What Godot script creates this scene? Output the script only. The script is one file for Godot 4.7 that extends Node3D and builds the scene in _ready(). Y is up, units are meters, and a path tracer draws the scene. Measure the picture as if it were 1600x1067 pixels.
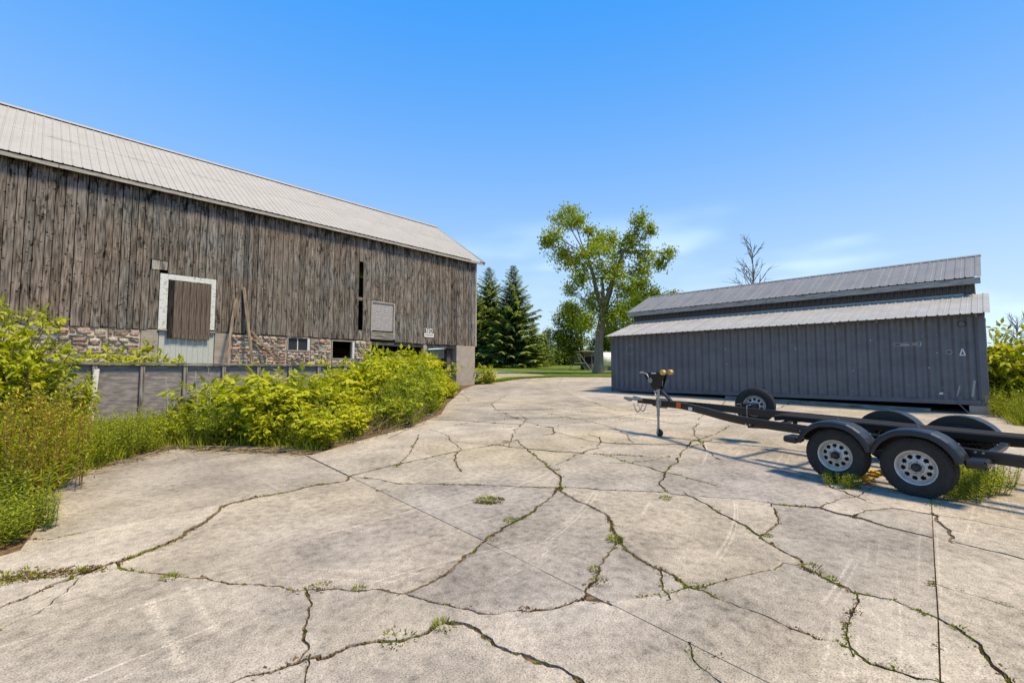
extends Node3D
# An old barnyard: weathered barn, cracked concrete yard, shipping container under a shed roof, boat trailer.
# World: x right, y up, -z away from the camera. The whole yard rises 2.5 cm per metre away from the camera.

const RISE := 0.025
var rng := RandomNumberGenerator.new()
var mats := {}

class MB:
	var V := PackedVector3Array()
	var N := PackedVector3Array()
	var C := PackedColorArray()
	var U := PackedVector2Array()
	var U2 := PackedVector2Array()
	var I := PackedInt32Array()
	var col := Color(1, 1, 1)
	func vert(p: Vector3, n: Vector3, u := Vector2.ZERO) -> int:
		V.append(p); N.append(n); C.append(col); U.append(u)
		return V.size() - 1
	func tri(a: Vector3, b: Vector3, c: Vector3, ua := Vector2.ZERO, ub := Vector2.ZERO, uc := Vector2.ZERO) -> void:
		var n := (b - a).cross(c - a).normalized()
		var k := V.size()
		vert(a, n, ua); vert(b, n, ub); vert(c, n, uc)
		I.append(k); I.append(k + 2); I.append(k + 1)
	func quad(a: Vector3, b: Vector3, c: Vector3, d: Vector3, ua := Vector2.ZERO, ub := Vector2.ZERO, uc := Vector2.ZERO, ud := Vector2.ZERO) -> void:
		var n := (c - a).cross(d - b).normalized()
		var k := V.size()
		vert(a, n, ua); vert(b, n, ub); vert(c, n, uc); vert(d, n, ud)
		for i in [0, 2, 1, 0, 3, 2]:
			I.append(k + i)
	# a box with chamfered edges; UVs in metres, v along the longer side of each face
	func box(o: Vector3, s: Vector3, b := Basis(), ch := 0.004) -> void:
		var h := s * 0.5
		var c: float = min(ch, min(h.x, min(h.y, h.z)) * 0.6)
		for ax in 3:
			var a1 := (ax + 1) % 3
			var a2 := (ax + 2) % 3
			for sg in [-1.0, 1.0]:
				var q := []
				var uq := []
				for k in [[-1, -1], [1, -1], [1, 1], [-1, 1]]:
					var p := Vector3()
					p[ax] = sg * h[ax]
					p[a1] = k[0] * (h[a1] - c)
					p[a2] = k[1] * (h[a2] - c) * sg
					q.append(o + b * p)
					uq.append(Vector2(p[a1], p[a2]) if s[a2] >= s[a1] else Vector2(p[a2], p[a1]))
				quad(q[0], q[1], q[2], q[3], uq[0], uq[1], uq[2], uq[3])
		if c < 0.0005:
			return
		for ax in 3:
			var a1 := (ax + 1) % 3
			var a2 := (ax + 2) % 3
			for s1 in [-1.0, 1.0]:
				for s2 in [-1.0, 1.0]:
					var q := []
					for k in [[-1, 0], [1, 0], [1, 1], [-1, 1]]:
						var p := Vector3()
						p[ax] = k[0] * (h[ax] - c)
						p[a1] = s1 * (h[a1] - (c if k[1] == 0 else 0.0))
						p[a2] = s2 * (h[a2] - (0.0 if k[1] == 0 else c))
						q.append(o + b * p)
					var n: Vector3 = (q[2] - q[0]).cross(q[3] - q[1])
					var outw := Vector3()
					outw[a1] = s1; outw[a2] = s2
					if n.dot(b * outw) > 0:
						quad(q[0], q[1], q[2], q[3])
					else:
						quad(q[3], q[2], q[1], q[0])
	# round tube along points with radii, smooth
	func tube(pts: Array, rad: Array, sides := 7, cap := true) -> void:
		var up := Vector3(0.31, 0.2, 0.93)
		var k0 := V.size()
		var n := pts.size()
		var v := 0.0
		for i in n:
			var d: Vector3 = (pts[min(i + 1, n - 1)] - pts[max(i - 1, 0)]).normalized()
			var s := d.cross(up).normalized()
			if s.length() < 0.5:
				s = d.cross(Vector3.RIGHT).normalized()
			up = s.cross(d).normalized()
			if i > 0:
				v += (pts[i] - pts[i - 1]).length()
			for j in sides + 1:
				var a := TAU * j / sides
				var r := s * cos(a) + up * sin(a)
				vert(pts[i] + r * rad[i], r, Vector2(float(j) / sides * TAU * rad[i], v))
		for i in n - 1:
			for j in sides:
				var a := k0 + i * (sides + 1) + j
				var b := a + sides + 1
				for q in [a, a + 1, b, a + 1, b + 1, b]:
					I.append(q)
		if cap:
			for e in [0, n - 1]:
				var d: Vector3 = (pts[1] - pts[0]) if e == 0 else (pts[n - 2] - pts[n - 1])
				var kc := vert(pts[e], -d.normalized())
				for j in sides:
					var a: int = k0 + e * (sides + 1) + j
					var pa := V[a]
					var pb := V[a + 1]
					var ka := vert(pa, -d.normalized())
					vert(pb, -d.normalized())
					if e == 0:
						I.append(kc); I.append(ka + 1); I.append(ka)
					else:
						I.append(kc); I.append(ka); I.append(ka + 1)
	# surface of revolution about the local z axis through o: profile of Vector2(radius, z)
	func lathe(o: Vector3, prof: Array, seg := 40, b := Basis()) -> void:
		for i in prof.size() - 1:
			var p: Vector2 = prof[i]
			var q: Vector2 = prof[i + 1]
			var t := q - p
			var nn := Vector2(-t.y, t.x).normalized()
			if nn.length() < 0.5:
				continue
			var k0 := V.size()
			for j in seg + 1:
				var a := TAU * j / seg
				var r := Vector3(cos(a), sin(a), 0)
				var nrm := b * (r * nn.x + Vector3(0, 0, nn.y))
				vert(o + b * (r * p.x + Vector3(0, 0, p.y)), nrm, Vector2(a, p.y))
				vert(o + b * (r * q.x + Vector3(0, 0, q.y)), nrm, Vector2(a, q.y))
			for j in seg:
				var a := k0 + j * 2
				for x in [a, a + 2, a + 1, a + 1, a + 2, a + 3]:
					I.append(x)
	# sweep a closed 2-D profile (n, b components) along frames [origin, N, B]
	func sweep(frames: Array, prof: Array, capped := true) -> void:
		var m := prof.size()
		for i in frames.size() - 1:
			var f: Array = frames[i]
			var g: Array = frames[i + 1]
			for j in m:
				var p: Vector2 = prof[j]
				var q: Vector2 = prof[(j + 1) % m]
				quad(f[0] + f[1] * p.x + f[2] * p.y, f[0] + f[1] * q.x + f[2] * q.y, g[0] + g[1] * q.x + g[2] * q.y, g[0] + g[1] * p.x + g[2] * p.y)
		if capped:
			for e in [0, frames.size() - 1]:
				var f: Array = frames[e]
				for j in range(1, m - 1):
					tri(f[0] + f[1] * prof[0].x + f[2] * prof[0].y, f[0] + f[1] * prof[j].x + f[2] * prof[j].y, f[0] + f[1] * prof[j + 1].x + f[2] * prof[j + 1].y)
	# a leaf of four faces, folded along its midrib
	func leaf(p: Vector3, dir: Vector3, side: Vector3, L: float, W: float, fold := 0.25) -> void:
		var n := side.cross(dir).normalized()
		var m := p + dir * L * 0.45 - n * W * fold
		var l := p + dir * L * 0.42 - side * W * 0.5
		var r := p + dir * L * 0.42 + side * W * 0.5
		var t := p + dir * L - n * L * 0.08
		var k := V.size()
		var nl := (n - side * 0.45).normalized()
		var nr := (n + side * 0.45).normalized()
		vert(p, n); vert(l, nl); vert(m, n); vert(r, nr); vert(t, n)
		for i in [0, 1, 2, 0, 2, 3, 1, 4, 2, 2, 4, 3]:
			I.append(k + i)
	# a grass blade or narrow leaf, bent
	func blade(p: Vector3, dir: Vector3, bend: Vector3, L: float, W: float) -> void:
		var side := dir.cross(bend + Vector3(0.01, 0.02, 0.03)).normalized()
		var m := p + dir * L * 0.55 + bend * L * 0.12
		var t := p + dir * L * 0.9 + bend * L * 0.5
		var n := side.cross(dir).normalized()
		var k := V.size()
		vert(p - side * W * 0.4, n); vert(p + side * W * 0.4, n)
		vert(m - side * W * 0.5, n); vert(m + side * W * 0.5, n)
		vert(t, n)
		for i in [0, 2, 1, 1, 2, 3, 2, 4, 3]:
			I.append(k + i)
	func mesh() -> ArrayMesh:
		var a := []
		a.resize(Mesh.ARRAY_MAX)
		a[Mesh.ARRAY_VERTEX] = V
		a[Mesh.ARRAY_NORMAL] = N
		a[Mesh.ARRAY_COLOR] = C
		a[Mesh.ARRAY_TEX_UV] = U
		if U2.size() == V.size():
			a[Mesh.ARRAY_TEX_UV2] = U2
		a[Mesh.ARRAY_INDEX] = I
		var am := ArrayMesh.new()
		am.add_surface_from_arrays(Mesh.PRIMITIVE_TRIANGLES, a)
		return am

# ---------------------------------------------------------------- helpers
func lin(r: float, g: float, b: float) -> Color:
	return Color(r, g, b).linear_to_srgb()

func mat(called: String, r: float, g: float, b: float, rough := 0.8, metal := 0.0) -> StandardMaterial3D:
	var m := StandardMaterial3D.new()
	m.resource_name = called
	m.albedo_color = lin(r, g, b)
	m.roughness = rough
	m.metallic = metal
	m.cull_mode = BaseMaterial3D.CULL_DISABLED
	mats[called] = m
	return m

func gy(d: float) -> float:        # height of the yard at d metres in front of the camera
	return RISE * d

func w(x: float, d: float, h := 0.0) -> Vector3:
	return Vector3(x, gy(d) + h, -d)

func part(mb: MB, called: String, m: Material, parent: Node) -> MeshInstance3D:
	var o := MeshInstance3D.new()
	o.name = called
	o.mesh = mb.mesh()
	o.material_override = null
	o.mesh.surface_set_material(0, m)
	parent.add_child(o, true)
	return o

func shared(mesh: Mesh, called: String, parent: Node, t := Transform3D()) -> MeshInstance3D:
	var o := MeshInstance3D.new()
	o.name = called
	o.mesh = mesh
	o.transform = t
	parent.add_child(o, true)
	return o

func tag(o: Node, label: String, category: String, group := "", kind := "") -> void:
	if label: o.set_meta("label", label)
	if category: o.set_meta("category", category)
	if group: o.set_meta("group", group)
	if kind: o.set_meta("kind", kind)

func thing(called: String, label: String, category: String, t: Transform3D, group := "") -> Node3D:
	var o := Node3D.new()
	o.name = called
	o.transform = t
	add_child(o, true)
	tag(o, label, category, group)
	return o

func noise(sd: int, freq: float, oct := 4, type := FastNoiseLite.TYPE_SIMPLEX_SMOOTH) -> FastNoiseLite:
	var n := FastNoiseLite.new()
	n.seed = sd
	n.frequency = freq
	n.noise_type = type
	n.fractal_octaves = oct
	return n

func bytes_of(n: FastNoiseLite, wd: int, ht: int, sx := 1.0, sy := 1.0) -> PackedByteArray:
	# native noise picture as bytes, optionally stretched by rendering small and resizing
	var im := n.get_seamless_image(int(wd * sx), int(ht * sy), false, false, 0.1)
	im.convert(Image.FORMAT_L8)
	if sx != 1.0 or sy != 1.0:
		im.resize(wd, ht, Image.INTERPOLATE_CUBIC)
	return im.get_data()

func tex(data: PackedByteArray, wd: int, ht: int, fmt := Image.FORMAT_RGB8) -> ImageTexture:
	return ImageTexture.create_from_image(Image.create_from_data(wd, ht, false, fmt, data))

func normal_tex(n: FastNoiseLite, size: int, strength: float) -> ImageTexture:
	var im := n.get_seamless_image(size, size, false, false, 0.1)
	im.convert(Image.FORMAT_RGBA8)
	im.bump_map_to_normal_map(strength)
	return ImageTexture.create_from_image(im)

func srgb8(v: float) -> int:
	return int(clampf((1.055 * pow(maxf(v, 0.0), 1.0 / 2.4) - 0.055) if v > 0.0031308 else v * 12.92, 0.0, 1.0) * 255.0)

func rnd(a: float, b: float) -> float:
	return rng.randf_range(a, b)

# ---------------------------------------------------------------- textures
func make_concrete() -> StandardMaterial3D:
	var S := 2048
	var big := bytes_of(noise(3, 0.004, 4), S, S, 0.25, 0.25)
	var mid := bytes_of(noise(5, 0.02, 5), S, S, 0.5, 0.5)
	var fine := bytes_of(noise(8, 0.09, 4), S, S)
	var stain := bytes_of(noise(17, 0.0045, 6), S, S, 0.5, 0.5)
	var tint := bytes_of(noise(11, 0.006, 3), S, S, 0.25, 0.25)
	var out := PackedByteArray()
	out.resize(S * S * 3)
	var lut_r := PackedByteArray(); var lut_g := PackedByteArray(); var lut_b := PackedByteArray()
	for i in 512:
		var v := i / 511.0
		var k := 0.15 + 0.52 * v
		lut_r.append(srgb8(k)); lut_g.append(srgb8(k * 0.86)); lut_b.append(srgb8(k * 0.695))
	var r := RandomNumberGenerator.new()
	r.seed = 77
	# scrape marks: pale scored lines, drawn into their own layer
	var mark := PackedByteArray()
	mark.resize(S * S)
	for n in 1000:
		var px := r.randf() * S
		var py := r.randf() * S
		var fam := r.randi() % 4
		var ang: float = [0.0, -0.85, 0.78, 0.85][fam] + r.randfn(0, 0.14)
		var turn := r.randfn(0, 0.0012)
		var ln := int(r.randf_range(20, 230))
		var lines := r.randi_range(1, 3)
		var base := r.randf_range(20, 150)
		for q in lines:
			var x := px + r.randf_range(-9, 9)
			var y := py + r.randf_range(-9, 9)
			var a := ang
			var amp := base * r.randf_range(0.4, 1.0)
			for i in ln:
				x += cos(a); y += sin(a); a += turn
				var e := amp * minf(1.0, minf(i, ln - i) / 22.0) * r.randf_range(0.3, 1.0)
				var at := posmod(int(y), S) * S + posmod(int(x), S)
				mark[at] = mini(255, mark[at] + int(e))
				if r.randf() < 0.7:
					var at2 := posmod(int(y) + r.randi_range(-1, 1), S) * S + posmod(int(x), S)
					mark[at2] = mini(255, mark[at2] + int(e * 0.6))
	# two scuffed strips where the skin of the concrete has spalled, and scraped patches (x, d, x, d, half width, dots)
	for q in [[-2.33, 3.00, -1.63, 2.34, 0.035, 1500], [-2.20, 3.16, -1.69, 2.67, 0.03, 900], [0.5, 4.9, 1.0, 6.6, 0.16, 900], [2.1, 4.4, 2.9, 5.4, 0.14, 900], [-1.9, 4.0, -1.2, 4.25, 0.10, 500], [1.6, 3.0, 2.1, 3.6, 0.10, 700], [3.3, 6.3, 4.0, 7.6, 0.2, 900]]:
		var p0 := Vector2(q[0], q[1]) / 20.0 * S
		var p1 := Vector2(q[2], q[3]) / 20.0 * S
		var sd: Vector2 = Vector2(-(p1 - p0).y, (p1 - p0).x).normalized() * q[4] / 20.0 * S
		for k in q[5]:
			var c: Vector2 = p0.lerp(p1, r.randf()) + sd * clampf(r.randfn(0, 0.6), -1.6, 1.6)
			var at := posmod(int(c.y), S) * S + posmod(int(c.x), S)
			mark[at] = mini(255, mark[at] + r.randi_range(8, 34))
	for i in S * S:
		var m: int = big[i] * 2 + mid[i] * 3 + fine[i] * 3    # 0..2040
		var v := (m - 1020) * 0.30 + 284 + mark[i] * 1.9
		if fine[i] < 62: v -= 45            # pits
		if stain[i] > 160: v -= minf((stain[i] - 160) * 2.0, 30.0) * (0.3 + fine[i] / 180.0)     # grey weathered patches
		var k := clampi(int(v), 0, 511)
		var t := (tint[i] - 128) * 0.055
		out[i * 3] = clampi(lut_r[k] + int(t * 0.6), 0, 255)
		out[i * 3 + 1] = clampi(lut_g[k] + int(t * 0.3), 0, 255)
		out[i * 3 + 2] = clampi(lut_b[k] - int(t), 0, 255)
	var m := mat("concrete", 1, 1, 1, 0.92)
	var macro := tex(out, S, S)
	m.metallic_specular = 0.25
	# grain of sand and small stones
	var D := 1024
	var g1 := bytes_of(noise(21, 0.11, 3), D, D)
	var g2 := bytes_of(noise(22, 0.05, 2, FastNoiseLite.TYPE_CELLULAR), D, D)
	var det := PackedByteArray()
	det.resize(D * D * 3)
	for i in D * D:
		var v := clampi(232 + int((g1[i] - 128) * 0.42 + (g2[i] - 128) * 0.14), 0, 255)
		if g1[i] < 60: v -= 50
		if g1[i] > 196: v = mini(255, v + 22)
		det[i * 3] = v; det[i * 3 + 1] = v; det[i * 3 + 2] = v - 3
	m.detail_enabled = true
	m.detail_blend_mode = BaseMaterial3D.BLEND_MODE_MUL
	m.albedo_texture = tex(det, D, D)
	m.detail_albedo = macro
	m.detail_uv_layer = BaseMaterial3D.DETAIL_UV_2
	m.normal_enabled = true
	m.normal_texture = normal_tex(noise(31, 0.035, 5), 1024, 6.0)
	m.normal_scale = 0.7
	for q in [[1.0, 1.0, 1.0], [0.91, 0.905, 0.90], [1.06, 1.05, 1.02], [0.96, 0.965, 0.975], [1.04, 1.02, 0.97], [0.87, 0.87, 0.875]]:
		var v: StandardMaterial3D = m.duplicate()
		v.albedo_color = lin(q[0], q[1], q[2])
		slab_tones.append(v)
	return m

func wood_bytes(sd: int, Wd: int, Ht: int, c0: Color, c1: Color) -> PackedByteArray:
	var a := bytes_of(noise(sd, 0.06, 3), Wd, Ht, 1.0, 0.06)
	var b := bytes_of(noise(sd + 1, 0.03, 3), Wd, Ht, 1.0, 0.2)
	var out := PackedByteArray()
	out.resize(Wd * Ht * 3)
	for i in Wd * Ht:
		var v := clampf(0.5 + (a[i] - 128) / 150.0 + (b[i] - 128) / 220.0, 0.0, 1.0)
		out[i * 3] = srgb8(lerpf(c0.r, c1.r, v)); out[i * 3 + 1] = srgb8(lerpf(c0.g, c1.g, v)); out[i * 3 + 2] = srgb8(lerpf(c0.b, c1.b, v))
	return out

func wood_mat(called: String, sd: int, c0: Color, c1: Color, rough := 0.9) -> StandardMaterial3D:
	var m := mat(called, 1, 1, 1, rough)
	m.albedo_texture = tex(wood_bytes(sd, 256, 512, c0, c1), 256, 512)
	m.uv1_scale = Vector3(1.7, 0.5, 1)
	m.metallic_specular = 0.2
	return m

# the barn's siding: one sheet of weathered grain, knots and black mould, laid over the boards in wall metres (24.6 x 5.2 m)
func make_siding() -> StandardMaterial3D:
	var Wd := 2048
	var Ht := 1024
	var grain := bytes_of(noise(41, 0.22, 3), Wd, Ht, 1.0, 0.035)
	var streak := bytes_of(noise(42, 0.035, 4), Wd, Ht, 1.0, 0.07)
	var mould := bytes_of(noise(43, 0.035, 4), Wd, Ht, 1.0, 0.16)
	var rough := bytes_of(noise(46, 0.10, 4), Wd, Ht, 1.0, 0.18)
	var warm := bytes_of(noise(44, 0.006, 3), Wd, Ht, 0.5, 0.25)
	var knot := PackedByteArray()
	knot.resize(Wd * Ht)
	var r := RandomNumberGenerator.new()
	r.seed = 5
	for n in 2600:
		var cx := r.randi_range(3, Wd - 4)
		var cy := r.randi_range(6, Ht - 7)
		var rx := r.randf_range(0.9, 2.7)
		var ry := rx * r.randf_range(1.2, 2.6)
		for y in range(-6, 7):
			for x in range(-3, 4):
				var q := (x / rx) * (x / rx) + (y / ry) * (y / ry)
				if q < 1.0:
					var at := (cy + y) * Wd + cx + x
					knot[at] = maxi(knot[at], int(200 * (1.0 - q * 0.6)))
	var out := PackedByteArray()
	out.resize(Wd * Ht * 3)
	var lr := PackedByteArray(); var lg := PackedByteArray(); var lb := PackedByteArray()
	for i in 256:
		var k := 0.012 + 0.34 * pow(i / 255.0, 1.35)
		lr.append(srgb8(k * 1.02)); lg.append(srgb8(k * 0.88)); lb.append(srgb8(k * 0.75))
	for y in Ht:
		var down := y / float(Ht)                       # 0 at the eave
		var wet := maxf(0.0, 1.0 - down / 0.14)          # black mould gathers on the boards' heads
		for x in Wd:
			var i := y * Wd + x
			var v := 146.0 + (grain[i] - 128) * 0.85 + (streak[i] - 128) * 0.40
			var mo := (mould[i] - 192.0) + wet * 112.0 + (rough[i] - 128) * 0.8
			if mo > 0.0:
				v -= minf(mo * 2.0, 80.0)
			v -= knot[i] * 0.75
			v += 4.0
			var k := clampi(int(v), 0, 255)
			var t := (warm[i] - 128) * 0.05
			out[i * 3] = clampi(lr[k] + int(t), 0, 255)
			out[i * 3 + 1] = lg[k]
			out[i * 3 + 2] = clampi(lb[k] - int(t * 0.7), 0, 255)
	var m := mat("siding", 1, 1, 1, 0.93)
	m.albedo_texture = tex(out, Wd, Ht)
	m.metallic_specular = 0.15
	m.vertex_color_use_as_albedo = true
	return m

func speckle_mat(called: String, c: Color, sd: int, freq: float, amount: float, scale: float, rough := 0.85, metal := 0.0, world := true) -> StandardMaterial3D:
	var S := 512
	var a := bytes_of(noise(sd, freq, 5), S, S)
	var b := bytes_of(noise(sd + 7, freq * 0.22, 3), S, S)
	var out := PackedByteArray()
	out.resize(S * S * 3)
	for i in S * S:
		var v := 1.0 + ((a[i] - 128) * 0.6 + (b[i] - 128) * 0.6) / 128.0 * amount
		out[i * 3] = srgb8(c.r * v); out[i * 3 + 1] = srgb8(c.g * v); out[i * 3 + 2] = srgb8(c.b * v)
	var m := mat(called, 1, 1, 1, rough, metal)
	m.albedo_texture = tex(out, S, S)
	m.uv1_triplanar = true
	m.uv1_world_triplanar = world
	m.uv1_scale = Vector3.ONE * scale
	return m

func two_tone(called: String, c0: Color, c1: Color, sd: int, freq: float, lo: float, hi: float, scale: float, rough := 0.95) -> StandardMaterial3D:
	var S := 1024
	var a := bytes_of(noise(sd, freq, 5), S, S)
	var b := bytes_of(noise(sd + 3, freq * 6.0, 3), S, S)
	var out := PackedByteArray()
	out.resize(S * S * 3)
	for i in S * S:
		var t := smoothstep(lo, hi, a[i] / 255.0)
		var v := 0.75 + b[i] / 255.0 * 0.5
		out[i * 3] = srgb8(lerpf(c0.r, c1.r, t) * v); out[i * 3 + 1] = srgb8(lerpf(c0.g, c1.g, t) * v); out[i * 3 + 2] = srgb8(lerpf(c0.b, c1.b, t) * v)
	var m := mat(called, 1, 1, 1, rough)
	m.albedo_texture = tex(out, S, S)
	m.uv1_triplanar = true
	m.uv1_world_triplanar = true
	m.uv1_scale = Vector3.ONE * scale
	m.metallic_specular = 0.2
	return m

func make_materials() -> void:
	make_concrete()
	make_siding()
	wood_mat("grey_wood", 51, Color(0.10, 0.088, 0.075), Color(0.36, 0.33, 0.29))
	wood_mat("pale_wood", 53, Color(0.22, 0.20, 0.17), Color(0.46, 0.43, 0.38))
	wood_mat("tan_wood", 55, Color(0.12, 0.088, 0.06), Color(0.32, 0.25, 0.18))
	wood_mat("dark_wood", 57, Color(0.05, 0.046, 0.044), Color(0.15, 0.138, 0.13))
	wood_mat("door_wood", 59, Color(0.10, 0.075, 0.058), Color(0.19, 0.148, 0.118))
	wood_mat("char_wood", 61, Color(0.012, 0.011, 0.010), Color(0.05, 0.045, 0.04))
	wood_mat("plywood", 63, Color(0.19, 0.172, 0.162), Color(0.31, 0.285, 0.268)).uv1_scale = Vector3(0.8, 1.3, 1)
	two_tone("peeling_white", Color(0.20, 0.18, 0.16), Color(0.66, 0.66, 0.63), 65, 0.012, 0.24, 0.33, 0.7)
	two_tone("pale_green_paint", Color(0.40, 0.42, 0.37), Color(0.55, 0.57, 0.53), 67, 0.03, 0.3, 0.7, 0.8)
	speckle_mat("osb", Color(0.33, 0.31, 0.31), 69, 0.06, 0.75, 1.2)
	speckle_mat("pier_concrete", Color(0.33, 0.285, 0.235), 71, 0.03, 0.40, 0.7)
	speckle_mat("mortar", Color(0.46, 0.39, 0.29), 73, 0.05, 0.5, 1.0)
	speckle_mat("barn_roof", Color(0.375, 0.35, 0.31), 75, 0.02, 0.16, 0.35, 0.66, 0.1)
	speckle_mat("shed_roof", Color(0.37, 0.355, 0.325), 77, 0.02, 0.26, 0.5, 0.5, 0.2)
	speckle_mat("upper_roof", Color(0.205, 0.198, 0.185), 79, 0.02, 0.26, 0.5, 0.5, 0.2)
	speckle_mat("container_paint", Color(0.098, 0.104, 0.122), 81, 0.012, 0.26, 0.6, 0.34)
	mat("scuff", 0.30, 0.29, 0.285, 0.7)
	mat("chip_white", 0.62, 0.62, 0.62, 0.7)
	mat("black_void", 0.012, 0.011, 0.010, 1.0)
	two_tone("soil", Color(0.085, 0.055, 0.032), Color(0.18, 0.12, 0.07), 83, 0.02, 0.3, 0.7, 0.6)
	two_tone("lawn_green", Color(0.075, 0.115, 0.014), Color(0.145, 0.18, 0.024), 85, 0.016, 0.35, 0.7, 0.06)
	two_tone("dry_track", Color(0.27, 0.235, 0.12), Color(0.36, 0.31, 0.20), 87, 0.02, 0.3, 0.7, 0.12)
	var leafm := mat("leaf", 1, 1, 1, 0.62)
	leafm.vertex_color_use_as_albedo = true
	leafm.metallic_specular = 0.3
	leafm.backlight_enabled = true
	leafm.backlight = Color(0.85, 0.85, 0.45)
	var needle := mat("needle", 1, 1, 1, 0.75)
	needle.vertex_color_use_as_albedo = true
	needle.metallic_specular = 0.2
	needle.backlight_enabled = true
	needle.backlight = Color(0.6, 0.6, 0.4)
	var stalk := mat("stalk", 1, 1, 1, 0.9)
	stalk.vertex_color_use_as_albedo = true
	speckle_mat("bark", Color(0.19, 0.15, 0.115), 89, 0.05, 0.8, 0.6)
	speckle_mat("dark_bark", Color(0.07, 0.055, 0.042), 91, 0.05, 0.6, 0.8)
	mat("grey_twig", 0.13, 0.12, 0.115, 0.9)
	var st := mat("stone", 1, 1, 1, 0.9)
	st.vertex_color_use_as_albedo = true
	st.albedo_texture = tex(wood_bytes(95, 128, 128, Color(0.72, 0.72, 0.72), Color(1, 1, 1)), 128, 128)
	st.uv1_triplanar = true
	st.uv1_scale = Vector3.ONE * 2.0
	var tp := mat("trailer_paint", 0.010, 0.010, 0.011, 0.34)
	tp.metallic_specular = 0.5
	speckle_mat("rubber", Color(0.021, 0.020, 0.019), 97, 0.03, 0.7, 2.0, 0.82, 0.0, false)
	mat("fender_black", 0.012, 0.012, 0.013, 0.36)
	speckle_mat("rim_silver", Color(0.52, 0.50, 0.465), 99, 0.04, 0.35, 3.0, 0.5, 0.35, false)
	mat("zinc", 0.30, 0.31, 0.30, 0.45, 0.6)
	mat("white_paint", 0.72, 0.72, 0.70, 0.6)
	mat("carpet", 0.010, 0.010, 0.010, 0.95)
	mat("yellow_roller", 0.62, 0.40, 0.07, 0.45)
	mat("orange_lens", 0.55, 0.09, 0.012, 0.3)
	mat("red_lens", 0.40, 0.015, 0.012, 0.3)
	mat("strap_yellow", 0.58, 0.31, 0.012, 0.75)
	mat("sign_black", 0.012, 0.012, 0.012, 0.6)
	mat("sign_white", 0.68, 0.66, 0.60, 0.6)
	mat("tank_cream", 0.74, 0.69, 0.56, 0.5)
	var pl := mat("milky_sheet", 0.62, 0.62, 0.62, 0.8)
	pl.backlight_enabled = true
	pl.backlight = Color(0.9, 0.9, 0.9)
	var gl := mat("window_glass", 0.03, 0.035, 0.04, 0.12)
	gl.metallic_specular = 0.25

# ---------------------------------------------------------------- ground and pavement
func sheet(called: String, m: Material, poly: PackedVector2Array, h: float) -> MeshInstance3D:
	var mb := MB.new()
	var ix := Geometry2D.triangulate_polygon(poly)
	for i in range(0, ix.size(), 3):
		var q := []
		for k in 3:
			q.append(w(poly[ix[i + k]].x, poly[ix[i + k]].y, h))
		if (q[1] - q[0]).cross(q[2] - q[0]).y < 0:
			mb.tri(q[0], q[2], q[1])
		else:
			mb.tri(q[0], q[1], q[2])
	var o := part(mb, called, m, self)
	tag(o, "", "", "", "structure")
	return o

func pv(a: Array) -> PackedVector2Array:
	var p := PackedVector2Array()
	for i in range(0, a.size(), 2):
		p.append(Vector2(a[i], a[i + 1]))
	return p

const YARD := [-4.6, -6.0, 13.0, -6.0, 13.0, 3.0, 12.2, 8.0, 11.6, 10.6, 13.6, 12.7, 17.0, 16.0, 22.0, 24.0, 20.0, 37.0, 8.32, 37.1, 3.7, 37.7, 0.4, 34.2, -1.0, 30.0, -2.1, 26.4, -2.45, 23.0, -2.3, 19.0, -2.2, 15.5, -1.95, 12.6, -2.3, 10.3, -2.86, 8.6, -3.2, 7.35, -3.8, 7.5, -4.5, 7.7, -5.2, 7.7, -5.75, 7.95, -5.85, 7.3, -5.75, 6.2, -5.35, 5.3, -4.5, 4.45, -3.95, 3.75, -4.1, 3.3, -4.4, 2.0]

var slab_tones := []
var crack_points := []     # [position, width, direction] along the cracks, for what grows in them

func crack_line(a: Array, wide: float, straight: bool) -> Array:
	var p := pv(a)
	# run a little past both ends so that cracks meet
	p[0] = p[0] + (p[0] - p[1]).normalized() * 0.03
	var z := p.size() - 1
	p[z] = p[z] + (p[z] - p[z - 1]).normalized() * 0.03
	if not straight: wide *= 0.7 if a[1] < 4.5 else 1.15
	var pts := PackedVector2Array()
	var wob := noise(int(absf(a[0] * 917.0 + a[1] * 331.0)) + 1, 1.6, 4)
	var along := 0.0
	for i in p.size() - 1:
		var d := p[i + 1] - p[i]
		var step := clampf(0.008 * p[i].y, 0.022, 0.3)
		var n := maxi(1, int(d.length() / step))
		var side := Vector2(-d.y, d.x).normalized()
		for k in n:
			var q := p[i] + d * (float(k) / n)
			along += d.length() / n
			if not straight:
				q += side * (wob.get_noise_1d(along) * 0.05 + wob.get_noise_1d(along * 3.1 + 50.0) * 0.018 + wob.get_noise_1d(along * 9.0 + 90.0) * 0.010)
			pts.append(q)
	pts.append(p[z])
	var left := PackedVector2Array()
	var right := PackedVector2Array()
	for i in pts.size():
		var d := (pts[mini(i + 1, pts.size() - 1)] - pts[maxi(i - 1, 0)]).normalized()
		var side := Vector2(-d.y, d.x)
		var f := 0.5 if straight else clampf(0.55 + wob.get_noise_1d(i * 0.16 + 90.0) * 1.3, 0.42, 1.5)
		left.append(pts[i] + side * wide * f)
		right.append(pts[i] - side * wide * (0.5 if straight else clampf(0.55 + wob.get_noise_1d(i * 0.19 + 300.0) * 1.3, 0.34, 1.5)))
		crack_points.append([pts[i], wide * f, straight])
	right.reverse()
	left.append_array(right)
	return [left]

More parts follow.
